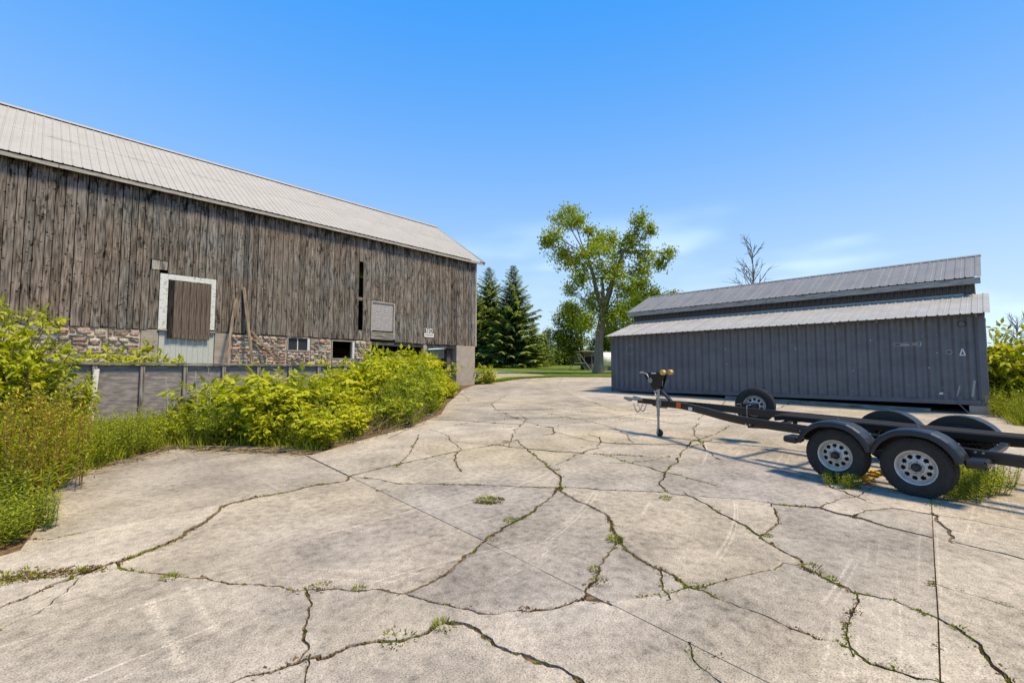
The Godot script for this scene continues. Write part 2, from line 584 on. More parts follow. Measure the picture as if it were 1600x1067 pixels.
const CRACKS := [
	["j",0.007,[-4.16,8.31,-3.36,7.43,-0.24,3.95,1.21,2.27,1.37,2.09]],
	["j",0.008,[5.25,5.83,4.46,4.93,3.20,3.54,2.58,2.85,2.02,2.24,1.80,2.00]],
	["c",0.045,[-3.17,2.84,-3.16,2.91,-3.13,3.02,-3.13,3.19,-3.08,3.33,-3.04,3.47,-3.00,3.56,-2.93,3.67,-2.90,3.89,-2.87,4.08,-2.88,4.30,-2.94,4.57,-3.04,4.88]],
	["c",0.022,[-3.02,4.84,-3.03,4.99,-2.83,5.19,-2.65,5.34,-2.46,5.57,-2.10,5.83,-2.12,6.08,-1.93,6.35,-1.68,6.72,-1.31,7.15,-0.93,7.63,-0.49,8.07,-0.04,8.48,0.15,8.82,0.40,9.02,0.90,9.51]],
	["c",0.014,[-3.05,4.91,-3.17,4.80,-3.34,4.67,-3.54,4.41,-3.74,4.20,-3.91,3.96,-4.10,3.96,-4.16,3.87]],
	["c",0.030,[-2.99,3.54,-2.83,3.41,-2.55,3.33,-2.24,3.29,-1.85,3.21,-1.54,3.14,-1.36,3.13,-1.28,3.13,-1.18,3.14,-1.05,3.12,-0.94,3.14,-0.78,3.10,-0.61,3.03,-0.43,2.95,-0.30,2.88,-0.20,2.84,-0.11,2.83,-0.03,2.85,0.13,2.88,0.24,2.88,0.32,2.92,0.46,3.02,0.54,2.98,0.60,2.95]],
	["c",0.012,[-2.92,2.64,-2.91,2.68,-2.86,2.85,-2.96,3.15,-3.10,3.37]],
	["c",0.020,[-1.38,3.15,-1.29,2.96,-1.22,2.77,-1.10,2.51,-1.10,2.41,-1.18,2.33,-1.28,2.29,-1.33,2.25,-1.34,2.15]],
	["c",0.030,[-1.11,2.40,-1.00,2.46,-0.99,2.44,-0.89,2.52,-0.66,2.58,-0.53,2.63,-0.44,2.71,-0.31,2.72,-0.22,2.68,-0.10,2.58,0.01,2.49,0.16,2.39,0.30,2.28,0.41,2.18]],
	["c",0.010,[-1.05,2.44,-0.98,2.27,-0.93,2.15]],
	["c",0.018,[-2.09,6.05,-1.69,5.89,-1.39,5.71,-0.78,5.68,-0.34,5.65,0.16,5.58,0.58,5.51,0.94,5.49,1.35,5.41,1.77,5.34,2.01,5.21,2.53,5.10,2.80,4.92,3.19,4.82,3.25,4.68,3.37,4.50,3.45,4.27,3.55,4.14,3.63,4.03,3.72,3.92,3.80,3.77,3.94,3.60,4.02,3.49,4.08,3.32]],
	["c",0.020,[0.08,8.69,0.22,7.95,0.33,7.43,0.49,6.72,0.59,6.21,0.59,5.71,0.57,5.47]],
	["c",0.018,[0.50,6.61,0.82,6.97,1.08,7.43,1.29,7.74,1.46,7.95,1.64,8.43,1.68,8.96,1.56,9.32]],
	["c",0.018,[0.58,5.58,0.50,5.44,0.39,5.05,0.27,4.84,0.13,4.61,0.03,4.43,-0.11,4.17,-0.22,4.00,-0.29,3.82,-0.36,3.62,-0.44,3.47,-0.49,3.30,-0.56,3.21,-0.68,3.12,-0.73,3.07]],
	["c",0.020,[0.58,5.53,0.58,5.39,0.66,5.14,0.83,4.84,0.92,4.61,0.93,4.23,0.90,3.92,0.92,3.79,0.98,3.65,1.05,3.49,1.06,3.47,1.15,3.33,1.18,3.19,1.29,3.10,1.41,2.93,1.53,2.82,1.59,2.69,1.67,2.58,1.75,2.57,1.79,2.49,1.81,2.39,1.89,2.33,1.98,2.30,2.05,2.26,2.10,2.17]],
	["c",0.020,[0.86,3.87,0.74,3.62,0.65,3.49,0.60,3.30,0.53,3.15,0.46,3.01]],
	["c",0.016,[0.53,2.97,0.65,3.00,0.81,3.02,0.96,3.04,0.99,3.04,1.19,3.15]],
	["c",0.016,[0.61,9.26,0.84,9.36,0.91,9.61,0.90,10.30,1.41,10.92,1.82,11.09,2.45,11.82,2.91,12.22,3.63,12.88,4.30,13.21]],
	["c",0.018,[0.90,9.66,1.17,9.12,1.48,8.58,1.73,8.38,2.09,8.34,2.50,8.28,2.97,8.28,3.22,8.10]],
	["c",0.018,[1.02,7.43,1.44,7.43,1.60,7.14,1.76,6.81,1.92,6.56,2.06,6.22,2.07,6.25,2.35,5.86,2.47,5.63]],
	["c",0.020,[1.78,5.39,1.84,5.72,2.07,6.25,2.42,6.80,2.88,7.74,3.34,8.53,3.83,8.99,4.40,9.69,4.97,10.50]],
	["c",0.014,[-0.71,15.71,-0.51,13.88,-0.02,12.22,0.58,10.60,0.91,10.21]],
	["c",0.010,[-1.73,10.60,-1.38,10.44,-0.79,10.44,-0.02,10.30,0.90,10.27]],
	["c",0.016,[-1.87,9.26,-1.78,8.43,-1.68,7.74,-1.65,6.61]],
	["c",0.018,[2.00,5.29,2.04,4.92,2.05,4.64,2.14,4.33,2.16,4.06,2.15,3.92,2.16,3.79,2.20,3.58,2.18,3.41,2.22,3.22,2.25,3.10,2.33,3.06,2.43,3.01,2.47,2.91,2.54,2.81,2.53,2.69,2.52,2.55,2.47,2.44,2.40,2.32,2.38,2.27,2.35,2.18]],
	["c",0.012,[2.74,4.99,2.63,4.68,2.56,4.46,2.37,4.20,2.15,4.00]],
	["c",0.014,[3.22,4.84,3.48,5.01,3.87,5.19,4.25,5.49]],
	["c",0.012,[3.35,4.53,3.56,4.68,3.92,4.80,4.08,4.68,4.15,4.62,4.37,4.43,4.49,4.30,4.71,4.08]],
	["c",0.018,[4.18,4.62,3.93,4.20,3.70,3.91]],
	["c",0.014,[1.21,3.16,1.31,3.19,1.53,3.30,1.76,3.35,1.95,3.41,2.05,3.54,2.19,3.52]],
	["c",0.012,[2.27,3.11,2.15,2.96,1.98,2.77,1.89,2.65,1.78,2.47]],
	["c",0.010,[2.91,3.21,3.00,3.06,3.13,2.88,3.25,2.72]],
	["c",0.010,[0.97,2.54,0.96,2.41,0.98,2.30,0.98,2.20]],
	["c",0.012,[1.09,3.41,1.04,3.19,0.99,3.02]],
	["c",0.012,[3.59,12.73,4.46,12.31,6.56,13.83,7.90,12.58]],
	["c",0.012,[-1.79,11.67,-0.70,12.58,0.97,13.83,3.43,15.35]],
	["c",0.012,[-0.71,15.35,0.00,21.18,0.54,25.56,1.53,36.48]],
	["c",0.012,[3.09,13.83,2.57,18.38,2.45,24.98,4.38,39.04]],
	["c",0.012,[-1.90,16.98,-0.27,19.01,2.37,21.18,4.41,19.68]],
]

func build_ground() -> void:
	# the ground: one sheet of soil that follows the rise and flattens out far behind the trees
	var mb := MB.new()
	var rows := [-40.0, 0.0, 20.0, 60.0, 130.0, 500.0]
	var xs := [-400.0, -60.0, 0.0, 60.0, 400.0]
	for i in rows.size() - 1:
		for j in xs.size() - 1:
			var q := []
			for c in [[j, i], [j + 1, i], [j + 1, i + 1], [j, i + 1]]:
				var d: float = rows[c[1]]
				q.append(Vector3(xs[c[0]], gy(minf(d, 130.0)) - 0.0035, -d))
			mb.quad(q[0], q[1], q[2], q[3])
	tag(part(mb, "ground", mats.soil, self), "", "", "", "structure")
	sheet("lawn", mats.lawn_green, pv([-60, 28, -12, 27, -2.2, 27.2, -1.2, 30, 0.2, 34.4, 3.6, 37.85, 8.32, 37.25, 20.2, 37.2, 22.3, 24, 17.2, 15.8, 13.8, 12.6, 12.0, 10.5, 12.6, 8.0, 60, 8.0, 90, 129, -90, 129]), 0.006)
	sheet("dirt_track", mats.dry_track, pv([-1.2, 31.5, 0.6, 34.7, 3.3, 37.9, 2.7, 43, 0.2, 50, -4.0, 57, -11.0, 66, -16, 66, -10, 52, -5, 42]), 0.012)
	# pavement: cut along its joints and cracks into real slabs
	var pieces := [pv(YARD)]
	var left := []
	for c in CRACKS:
		left.append(crack_line(c[2], c[1], c[0] == "j")[0])
	var rf := RandomNumberGenerator.new()
	rf.seed = 404
	for k in 30:
		var d0 := rf.randf_range(6.5, 15.0) if k < 16 else rf.randf_range(12.0, 34.0)
		var c0 := Vector2(rf.randf_range(-0.15, 0.62) * d0, d0)
		var a0: float = [0.85, -0.75, 0.1, 1.35][k % 4] + rf.randfn(0, 0.25)
		var pts := []
		var at := c0 - Vector2(cos(a0), sin(a0)) * d0 * 0.22
		for q in 6:
			pts.append(at.x); pts.append(at.y)
			a0 += rf.randfn(0, 0.22)
			at += Vector2(cos(a0), sin(a0)) * d0 * 0.09
		left.append(crack_line(pts, rf.randf_range(0.010, 0.016), false)[0])
	for go in 6:
		var later := []
		for cut in left:
			var next := []
			var hole := false
			for p in pieces:
				var got := Geometry2D.clip_polygons(p, cut)
				var bad := false
				for g in got:
					if Geometry2D.is_polygon_clockwise(g) != Geometry2D.is_polygon_clockwise(p):
						bad = true
				if bad:
					hole = true
					next.append(p)
				else:
					for g in got:
						next.append(g)
			pieces = next
			if hole:
				later.append(cut)
		left = later
	var yard := Node3D.new()
	yard.name = "pavement"
	add_child(yard, true)
	tag(yard, "", "", "", "structure")
	rng.seed = 12
	for p in pieces:
		var area := 0.0
		var mid := Vector2.ZERO
		for i in p.size():
			var a: Vector2 = p[i]
			var b: Vector2 = p[(i + 1) % p.size()]
			area += a.cross(b) * 0.5
			mid += a / p.size()
		if absf(area) < 0.012:
			continue
		var poly: PackedVector2Array = p
		if area < 0:
			poly.reverse()
		slab(poly, mid, yard)

func slab(poly: PackedVector2Array, mid: Vector2, yard: Node3D) -> void:
	var n := poly.size()
	var inner := PackedVector2Array()
	for i in n:
		var a := (poly[i] - poly[(i + n - 1) % n]).normalized()
		var b := (poly[(i + 1) % n] - poly[i]).normalized()
		var s := Vector2(-a.y, a.x) + Vector2(-b.y, b.x)
		inner.append(poly[i] + s.normalized() * rnd(0.004, 0.012))
	var ix := Geometry2D.triangulate_polygon(inner)
	if ix.is_empty():
		inner = poly
		ix = Geometry2D.triangulate_polygon(poly)
	if ix.is_empty():
		return
	var lift := rnd(0.0, 0.008)
	var tx := rnd(-0.0022, 0.0022)
	var ty := rnd(-0.0022, 0.0022)
	var hgt := func(q: Vector2) -> float: return lift + clampf((q.x - mid.x) * tx + (q.y - mid.y) * ty, -0.003, 0.005)
	var mb := MB.new()
	var upn := Vector3(0, 1, RISE).normalized()
	for i in n:
		mb.vert(w(inner[i].x, inner[i].y, hgt.call(inner[i])), upn, Vector2(inner[i].x, inner[i].y) / 20.0)
	for i in range(0, ix.size(), 3):
		var a := inner[ix[i]]; var b := inner[ix[i + 1]]; var c := inner[ix[i + 2]]
		# seen from above with d away from the viewer, x to the right
		if (b - a).cross(c - a) > 0:
			mb.I.append(ix[i]); mb.I.append(ix[i + 2]); mb.I.append(ix[i + 1])
		else:
			mb.I.append(ix[i]); mb.I.append(ix[i + 1]); mb.I.append(ix[i + 2])
	for i in n:
		var j := (i + 1) % n
		var a := w(inner[i].x, inner[i].y, hgt.call(inner[i]))
		var b := w(inner[j].x, inner[j].y, hgt.call(inner[j]))
		var c := w(poly[j].x, poly[j].y, hgt.call(inner[j]) - 0.006)
		var d := w(poly[i].x, poly[i].y, hgt.call(inner[i]) - 0.006)
		var ua := inner[i] / 20.0
		var uc := poly[j] / 20.0
		mb.quad(d, c, b, a, ua, uc, uc, ua)
		mb.quad(d - Vector3(0, 0.05, 0), c - Vector3(0, 0.05, 0), c, d, ua, uc, uc, ua)
	for i in mb.V.size():
		mb.U2.append(mb.U[i])
		mb.U[i] = mb.U[i] * 20.0 / 1.37
	part(mb, "slab", slab_tones[rng.randi() % slab_tones.size()], yard)

# ---------------------------------------------------------------- barn
func turned(x: float, y: float, d: float, deg: float) -> Transform3D:
	return Transform3D(Basis(Vector3.UP, deg_to_rad(deg)), Vector3(x, y, -d))

func barn_frame() -> Transform3D:     # local x along the long wall towards its far corner, z out of the wall
	return turned(-2.14, 0.0, 26.97, 46.9)

func board(barn: Node3D, x0: float, x1: float, y0: float, y1: float, z := 0.0, called := "board", m: Material = null) -> void:
	var mb := MB.new()
	var tone := rnd(0.74, 1.18)
	if rng.randf() < 0.12: tone *= 0.78
	var warmth := rnd(-0.03, 0.05)
	mb.col = Color(tone * (1.0 + warmth), tone, tone * (1.0 - warmth))
	var lean := rnd(-0.0016, 0.0016)
	mb.box(Vector3((x0 + x1) / 2, (y0 + y1) / 2, z - 0.014 + rnd(-0.011, 0.009)), Vector3(x1 - x0, y1 - y0, 0.026), Basis(Vector3.BACK, lean) * Basis(Vector3.UP, rnd(-0.05, 0.05)) * Basis(Vector3.RIGHT, rnd(-0.002, 0.002)), 0.004)
	var sh := rnd(0, 1)
	for i in mb.V.size():
		mb.U[i] = Vector2((mb.V[i].x + 24.6) / 24.6, (8.0 - mb.V[i].y) / 5.2 + sh * 0.0)
	part(mb, called, mats.siding if m == null else m, barn)

func fill_boards(barn: Node3D, x0: float, x1: float, y0: float, y1: float, ragged := 0.02) -> void:
	var xs := [x0]
	while xs[-1] < x1 - 0.05:
		var s := rnd(0.15, 0.28)
		if x1 - (xs[-1] + s) < 0.11: s = x1 - xs[-1]
		xs.append(xs[-1] + s)
	for i in xs.size() - 1:
		var gap := rnd(0.009, 0.024)
		board(barn, xs[i] + gap / 2, xs[i + 1] - gap / 2, y0 + rnd(-ragged, ragged), y1)

func plain_box(parent: Node3D, called: String, m: Material, lo: Vector3, hi: Vector3, ch := 0.004, b := Basis()) -> MeshInstance3D:
	var mb := MB.new()
	mb.box((lo + hi) / 2, hi - lo, b, ch)
	return part(mb, called, m, parent)

func ribbed_sheet(wide: float, long: float, ribs: int, high := 0.018) -> ArrayMesh:
	# lies in the local xy plane, x across, y up the slope, z out; a lapped sheet with folded ribs
	var mb := MB.new()
	var prof := [Vector2(0, 0)]
	var s := wide / ribs
	for r in ribs:
		var x := s * (r + 0.5)
		prof.append_array([Vector2(x - 0.024, 0), Vector2(x - 0.012, high), Vector2(x + 0.012, high), Vector2(x + 0.024, 0)])
		if r < ribs - 1:
			prof.append_array([Vector2(s * (r + 1) - 0.012, 0), Vector2(s * (r + 1), high * 0.25), Vector2(s * (r + 1) + 0.012, 0)])
	prof.append(Vector2(wide, 0))
	for i in prof.size() - 1:
		var p: Vector2 = prof[i]
		var q: Vector2 = prof[i + 1]
		mb.quad(Vector3(p.x, 0, p.y), Vector3(q.x, 0, q.y), Vector3(q.x, long, q.y), Vector3(p.x, long, p.y))
		mb.quad(Vector3(p.x, 0, p.y - 0.003), Vector3(q.x, 0, q.y - 0.003), Vector3(q.x, 0, q.y), Vector3(p.x, 0, p.y))
	return mb.mesh()

# roof slope made of sheets: from the eave line (y0, z0) up to (y1, z1), between x0 and x1
func roof_slope(parent: Node3D, m: Material, x0: float, x1: float, y0: float, z0: float, y1: float, z1: float, courses: int, wide := 0.69, ribs := 3) -> void:
	var long := Vector2(y1 - y0, z1 - z0).length()
	var up := Vector3(0, y1 - y0, z1 - z0).normalized()
	var nrm := Vector3.RIGHT.cross(up).normalized()
	var count := int(round((x1 - x0) / wide))
	var ww := (x1 - x0) / count
	var me := ribbed_sheet(ww, long / courses + (0.08 if courses > 1 else 0.0), ribs, 0.018 if courses > 1 else 0.025)
	me.surface_set_material(0, m)
	for c in courses:
		for i in count:
			var o := Vector3(x0 + ww * i, y0, z0) + up * (long / courses * c) + nrm * (0.004 + 0.007 * c + 0.0022 * (i % 2) + rnd(0, 0.002))
			var tilt := Basis(Vector3.RIGHT, -0.0012 * c + rnd(-0.0008, 0.0008))
			shared(me, "roof_sheet", parent, Transform3D(Basis(Vector3.RIGHT, up, nrm) * tilt, o))

func stone_mesh(sx: float, sy: float, sz: float, sd: int) -> ArrayMesh:
	var r := RandomNumberGenerator.new()
	r.seed = sd
	var tones := [Color(0.42, 0.35, 0.26), Color(0.34, 0.22, 0.155), Color(0.46, 0.41, 0.34), Color(0.28, 0.25, 0.22), Color(0.38, 0.27, 0.19), Color(0.50, 0.44, 0.35), Color(0.20, 0.185, 0.17), Color(0.40, 0.30, 0.24)]
	var mb := MB.new()
	mb.col = tones[r.randi() % tones.size()] * r.randf_range(0.75, 1.45)
	var n := 10
	var ring := [[], [], []]
	for i in n:
		var a := TAU * i / n + r.randf_range(-0.2, 0.2)
		var e := pow(pow(absf(cos(a)), 5.0) + pow(absf(sin(a)), 5.0), -1.0 / 5.0) * r.randf_range(0.80, 1.0)
		var p := Vector3(cos(a) * e * sx * 0.5, sin(a) * e * sy * 0.5, 0)
		ring[0].append(p - Vector3(0, 0, sz))
		ring[1].append(p + Vector3(0, 0, sz * r.randf_range(0.0, 0.25)))
		ring[2].append(p * r.randf_range(0.74, 0.92) + Vector3(0, 0, sz * r.randf_range(0.55, 0.9)))
	var top := Vector3(0, 0, sz * 0.8)
	for i in n:
		var j := (i + 1) % n
		mb.quad(ring[0][i], ring[0][j], ring[1][j], ring[1][i])
		mb.quad(ring[1][i], ring[1][j], ring[2][j], ring[2][i])
		mb.tri(ring[2][i], ring[2][j], top)
	var me := mb.mesh()
	me.surface_set_material(0, mats.stone)
	return me

func rubble(barn: Node3D, x0: float, x1: float, y0: float, y1: float, variants: Array, z := 0.0) -> void:
	var y := y0
	while y < y1 - 0.05:
		var hh := minf(rnd(0.08, 0.17), y1 - y)
		if y1 - (y + hh) < 0.09: hh = y1 - y
		var x := x0
		while x < x1 - 0.05:
			var ww := rnd(0.12, 0.42)
			if x1 - (x + ww) < 0.16: ww = x1 - x
			var v: ArrayMesh = variants[rng.randi() % variants.size()]
			var b := Basis.from_scale(Vector3(ww * rnd(0.9, 1.02) / 0.4, hh * rnd(0.84, 1.02) / 0.18, rnd(0.8, 1.3)))
			if rng.randf() < 0.5: b = Basis(Vector3.BACK, rnd(-0.16, 0.16)) * b * Basis(Vector3.BACK, PI)
			shared(v, "stone", barn, Transform3D(b, Vector3(x + ww / 2, y + hh / 2 + rnd(-0.025, 0.02), z + rnd(-0.035, 0.02))))
			x += ww
		y += hh

func build_barn() -> void:
	rng.seed = 21
	var barn := thing("barn", "long weathered grey board barn with metal roof and fieldstone base", "barn", barn_frame())
	var T := 7.92
	# siding boards, bay by bay between the openings
	fill_boards(barn, -24.4, -15.4, 2.94, T)
	fill_boards(barn, -15.4, -14.9, 5.42, T)
	fill_boards(barn, -15.4, -15.12, 2.98, 5.05)
	fill_boards(barn, -14.9, -13.39, 4.97, T)
	fill_boards(barn, -13.39, -7.54, 2.96, T)
	fill_boards(barn, -7.54, -7.33, 6.72, T)
	fill_boards(barn, -7.33, -6.90, 2.95, T)
	fill_boards(barn, -6.90, -5.54, 4.92, T)
	fill_boards(barn, -5.54, -0.07, 2.93, T)
	plain_box(barn, "patch_board", mats.pale_wood, Vector3(-15.36, 5.07, -0.03), Vector3(-15.14, 5.40, 0.004))
	plain_box(barn, "patch_board", mats.grey_wood, Vector3(-15.13, 5.09, -0.03), Vector3(-14.91, 5.40, -0.004))
	plain_box(barn, "cross_piece", mats.grey_wood, Vector3(-7.56, 4.84, -0.10), Vector3(-7.30, 4.99, -0.032))
	plain_box(barn, "cross_piece", mats.grey_wood, Vector3(-7.56, 2.98, -0.06), Vector3(-7.31, 3.42, -0.030))
	plain_box(barn, "corner_board", mats.pale_wood, Vector3(-0.068, 2.90, -0.03), Vector3(0.03, T, 0.018))
	# the rest of the shell
	var mb := MB.new()
	for g in [0.0, -24.4]:
		mb = MB.new()
		var a := Vector3(g, 2.94, -0.05); var b := Vector3(g, 2.94, -9.0); var c := Vector3(g, 7.9, -9.0); var e := Vector3(g, 11.05, -4.5); var f := Vector3(g, 7.9, -0.05)
		for o in [Vector3.ZERO, Vector3(-0.03 if g == 0.0 else 0.03, 0, 0)]:
			mb.quad(a + o, b + o, c + o, f + o); mb.tri(f + o, c + o, e + o)
		for i in mb.V.size():
			mb.U[i] = Vector2(mb.V[i].z * 0.1, mb.V[i].y * 0.2)
		part(mb, "gable_wall", mats.grey_wood, barn)
	plain_box(barn, "rear_wall", mats.grey_wood, Vector3(-24.4, 0.3, -9.1), Vector3(0, 7.9, -9.0))
	plain_box(barn, "floor_deck", mats.dark_wood, Vector3(-24.3, 3.0, -8.98), Vector3(-0.05, 3.16, -0.06))
	plain_box(barn, "end_base_wall", mats.mortar, Vector3(-24.4, -0.4, -9.0), Vector3(-24.1, 2.98, -0.2))
	# roof
	roof_slope(barn, mats.barn_roof, -24.9, 0.42, 7.985, 0.25, 11.18, -4.5, 2)
	mb = MB.new()
	mb.box(Vector3(-12.24, 9.545, -6.92), Vector3(25.3, 0.02, 5.83), Basis(Vector3.RIGHT, -atan2(3.21, 4.82)), 0.0)
	part(mb, "rear_roof", mats.barn_roof, barn)
	mb = MB.new()
	var rc := [Vector2(-0.16, -0.085), Vector2(-0.01, 0.03), Vector2(0.01, 0.03), Vector2(0.16, -0.085), Vector2(0.16, -0.092), Vector2(0, 0.02), Vector2(-0.16, -0.092)]
	var fr := []
	for x in [-24.9, 0.44]:
		fr.append([Vector3(x, 11.235, -4.5), Vector3(0, 0, 1), Vector3(0, 1, 0)])
	mb.sweep(fr, rc)
	part(mb, "ridge_cap", mats.barn_roof, barn)
	plain_box(barn, "soffit", mats.dark_wood, Vector3(-24.85, 7.90, -0.06), Vector3(0.38, 7.925, 0.20))
	var x := -24.9
	var lens := [3.4, 3.7, 3.5, 3.9, 3.6, 3.6, 3.6]
	for i in lens.size():
		var e: float = minf(x + lens[i], 0.42)
		mb = MB.new()
		mb.box(Vector3((x + e) / 2, 7.895 + rnd(-0.012, 0.012), 0.217), Vector3(e - x - 0.012, 0.125, 0.028), Basis(Vector3.BACK, rnd(-0.003, 0.003)))
		part(mb, "fascia_board", mats.pale_wood, barn)
		x = e
	mb = MB.new()
	var up2 := Vector3(0, 3.21, -4.82).normalized()
	mb.box(Vector3(0.40, 9.50, -2.09), Vector3(0.03, 0.16, 5.8), Basis(Vector3.RIGHT, atan2(3.21, 4.82)))
	part(mb, "rake_board", mats.pale_wood, barn)
	# foundation
	var core := [[-24.4, -15.57], [-12.81, -10.73], [-9.78, -8.80], [-7.69, -6.80]]
	for c in core:
		plain_box(barn, "foundation_wall", mats.mortar, Vector3(c[0], -0.3, -0.45), Vector3(c[1], 2.93, -0.055))
	plain_box(barn, "foundation_wall", mats.mortar, Vector3(-10.73, -0.3, -0.45), Vector3(-9.78, 2.33, -0.055))
	plain_box(barn, "foundation_wall", mats.mortar, Vector3(-8.80, -0.3, -0.45), Vector3(-7.69, 2.02, -0.055))
	plain_box(barn, "foundation_wall", mats.mortar, Vector3(-6.80, -0.3, -0.75), Vector3(-3.78, 1.95, -0.30))
	var variants := []
	for i in 14:
		variants.append(stone_mesh(0.4, 0.18, 0.075, 300 + i))
	rubble(barn, -18.6, -15.57, 1.55, 2.92, variants, -0.05)
	rubble(barn, -12.80, -10.74, 1.55, 2.92, variants, -0.05)
	rubble(barn, -10.74, -9.77, 1.55, 2.30, variants, -0.05)
	rubble(barn, -9.77, -8.82, 1.55, 2.92, variants, -0.05)
	rubble(barn, -8.82, -7.68, 1.55, 2.0, variants, -0.05)
	rubble(barn, -7.68, -6.80, 1.55, 2.92, variants, -0.05)
	rubble(barn, -6.80, -3.80, 1.45, 2.12, variants, -0.32)
	# tumbled stones in the broken part of the wall
	for i in 12:
		var v: ArrayMesh = variants[rng.randi() % variants.size()]
		shared(v, "stone", barn, Transform3D(Basis.from_euler(Vector3(rnd(-0.7, 0.3), rnd(-0.6, 0.6), rnd(-0.5, 0.5))).scaled(Vector3.ONE * rnd(0.7, 1.2)), Vector3(rnd(-6.7, -4.2), rnd(2.10, 2.24), rnd(-0.5, -0.28))))
	plain_box(barn, "concrete_pier", mats.pier_concrete, Vector3(-1.52, -0.2, -0.62), Vector3(-0.10, 2.91, 0.035), 0.02)
	plain_box(barn, "concrete_pier", mats.pier_concrete, Vector3(-15.57, -0.2, -0.4), Vector3(-15.08, 2.96, -0.02), 0.015)
	plain_box(barn, "concrete_pier", mats.pier_concrete, Vector3(-13.37, -0.2, -0.4), Vector3(-12.82, 2.95, -0.02), 0.015)
	plain_box(barn, "concrete_pier", mats.pier_concrete, Vector3(-3.76, -0.2, -0.3), Vector3(-3.52, 2.90, -0.03), 0.015)
	plain_box(barn, "sill_beam", mats.dark_wood, Vector3(-6.85, 2.74, -0.30), Vector3(-0.1, 2.92, -0.06), 0.01)
	plain_box(barn, "post", mats.dark_wood, Vector3(-1.95, -0.2, -0.55), Vector3(-1.62, 2.74, -0.3), 0.01)
	plain_box(barn, "end_base_wall", mats.mortar, Vector3(-0.35, -0.2, -8.98), Vector3(-0.05, 2.24, -0.64))
	plain_box(barn, "end_base_wall", mats.mortar, Vector3(-0.35, 2.24, -8.98), Vector3(-0.05, 2.98, -4.62))
	plain_box(barn, "end_base_wall", mats.mortar, Vector3(-0.35, 2.24, -2.42), Vector3(-0.05, 2.98, -0.64))
	plain_box(barn, "milky_panel", mats.milky_sheet, Vector3(-0.2, 2.24, -4.62), Vector3(-0.19, 2.86, -2.42), 0.0)
	# basement windows
	for q in [[-10.73, -9.78, 2.33, 2.94], [-8.80, -7.69, 2.02, 2.90]]:
		var win := Node3D.new()
		win.name = "window"
		barn.add_child(win, true)
		var f := 0.05
		plain_box(win, "frame", mats.pale_wood, Vector3(q[0], q[3] - f, -0.14), Vector3(q[1], q[3], -0.02))
		plain_box(win, "frame", mats.pale_wood, Vector3(q[0], q[2], -0.14), Vector3(q[1], q[2] + f, -0.015))
		plain_box(win, "frame", mats.pale_wood, Vector3(q[0], q[2] + f, -0.14), Vector3(q[0] + f, q[3] - f, -0.022))
		plain_box(win, "frame", mats.peeling_white, Vector3(q[1] - f * 2.0, q[2] + f, -0.14), Vector3(q[1], q[3] - f, -0.022))
		if q[0] < -10:
			plain_box(win, "muntin", mats.peeling_white, Vector3(-10.30, q[2] + f, -0.11), Vector3(-10.26, q[3] - f, -0.07))
			plain_box(win, "pane", mats.window_glass, Vector3(q[0] + f, q[2] + f, -0.095), Vector3(-10.30, q[3] - f, -0.09), 0.0)
			plain_box(win, "pane", mats.window_glass, Vector3(-10.26, q[2] + f, -0.095), Vector3(q[1] - f * 2, q[3] - f, -0.09), 0.0)
	# hay door: white peeling frame, plank door hanging low, pale boards below
	plain_box(barn, "door_frame", mats.peeling_white, Vector3(-15.11, 2.98, -0.03), Vector3(-14.87, 4.96, 0.012))
	plain_box(barn, "door_frame", mats.peeling_white, Vector3(-14.868, 4.77, -0.03), Vector3(-13.58, 4.96, 0.010))
	plain_box(barn, "door_frame", mats.peeling_white, Vector3(-13.578, 3.04, -0.03), Vector3(-13.40, 4.96, 0.012))
	plain_box(barn, "door_sill", mats.pale_wood, Vector3(-15.12, 2.93, -0.06), Vector3(-13.38, 2.985, 0.03))
	var door := Node3D.new()
	door.name = "hay_door"
	barn.add_child(door, true)
	var edges := [-14.86, -14.70, -14.45, -14.22, -14.02, -13.86, -13.70, -13.55]
	for i in edges.size() - 1:
		plain_box(door, "plank", mats.char_wood if i == 0 else mats.door_wood, Vector3(edges[i] + 0.010, 2.69 + rnd(-0.03, 0.03) - i * 0.006, 0.03 + rnd(-0.004, 0.004)), Vector3(edges[i + 1] - 0.004, 4.74 + rnd(-0.02, 0.02), 0.055))
	x = -15.06
	while x < -13.45:
		plain_box(barn, "door_plank", mats.pale_green_paint, Vector3(x, 0.3, -0.10 + rnd(-0.004, 0.004)), Vector3(x + 0.165, 2.93, -0.06))
		x += 0.168
	# boarded window
	var bw := Node3D.new()
	bw.name = "window"
	barn.add_child(bw, true)
	plain_box(bw, "cover_board", mats.osb, Vector3(-6.80, 3.46, -0.04), Vector3(-5.66, 4.82, -0.022))
	plain_box(bw, "frame", mats.pale_wood, Vector3(-6.885, 3.40, -0.03), Vector3(-6.805, 4.90, 0.018))
	plain_box(bw, "frame", mats.pale_wood, Vector3(-6.803, 4.825, -0.03), Vector3(-5.64, 4.90, 0.016))
	plain_box(bw, "frame", mats.pale_wood, Vector3(-5.638, 3.06, -0.03), Vector3(-5.55, 4.90, 0.018))
	plain_box(bw, "sill_board", mats.grey_wood, Vector3(-6.88, 3.02, -0.03), Vector3(-5.642, 3.40, 0.006))

	# things standing at or hung on the barn
	var fr0 := barn_frame()
	var sign_ := thing("warning_sign", "small black and white NO sign nailed to the barn boards", "sign", fr0 * Transform3D(Basis(), Vector3(-3.43, 3.53, 0.012)))
	plain_box(sign_, "black_panel", mats.sign_black, Vector3(-0.30, -0.02, 0), Vector3(0.30, 0.22, 0.008), 0.001)
	plain_box(sign_, "white_panel", mats.sign_white, Vector3(-0.30, -0.22, 0), Vector3(0.30, -0.021, 0.008), 0.001)
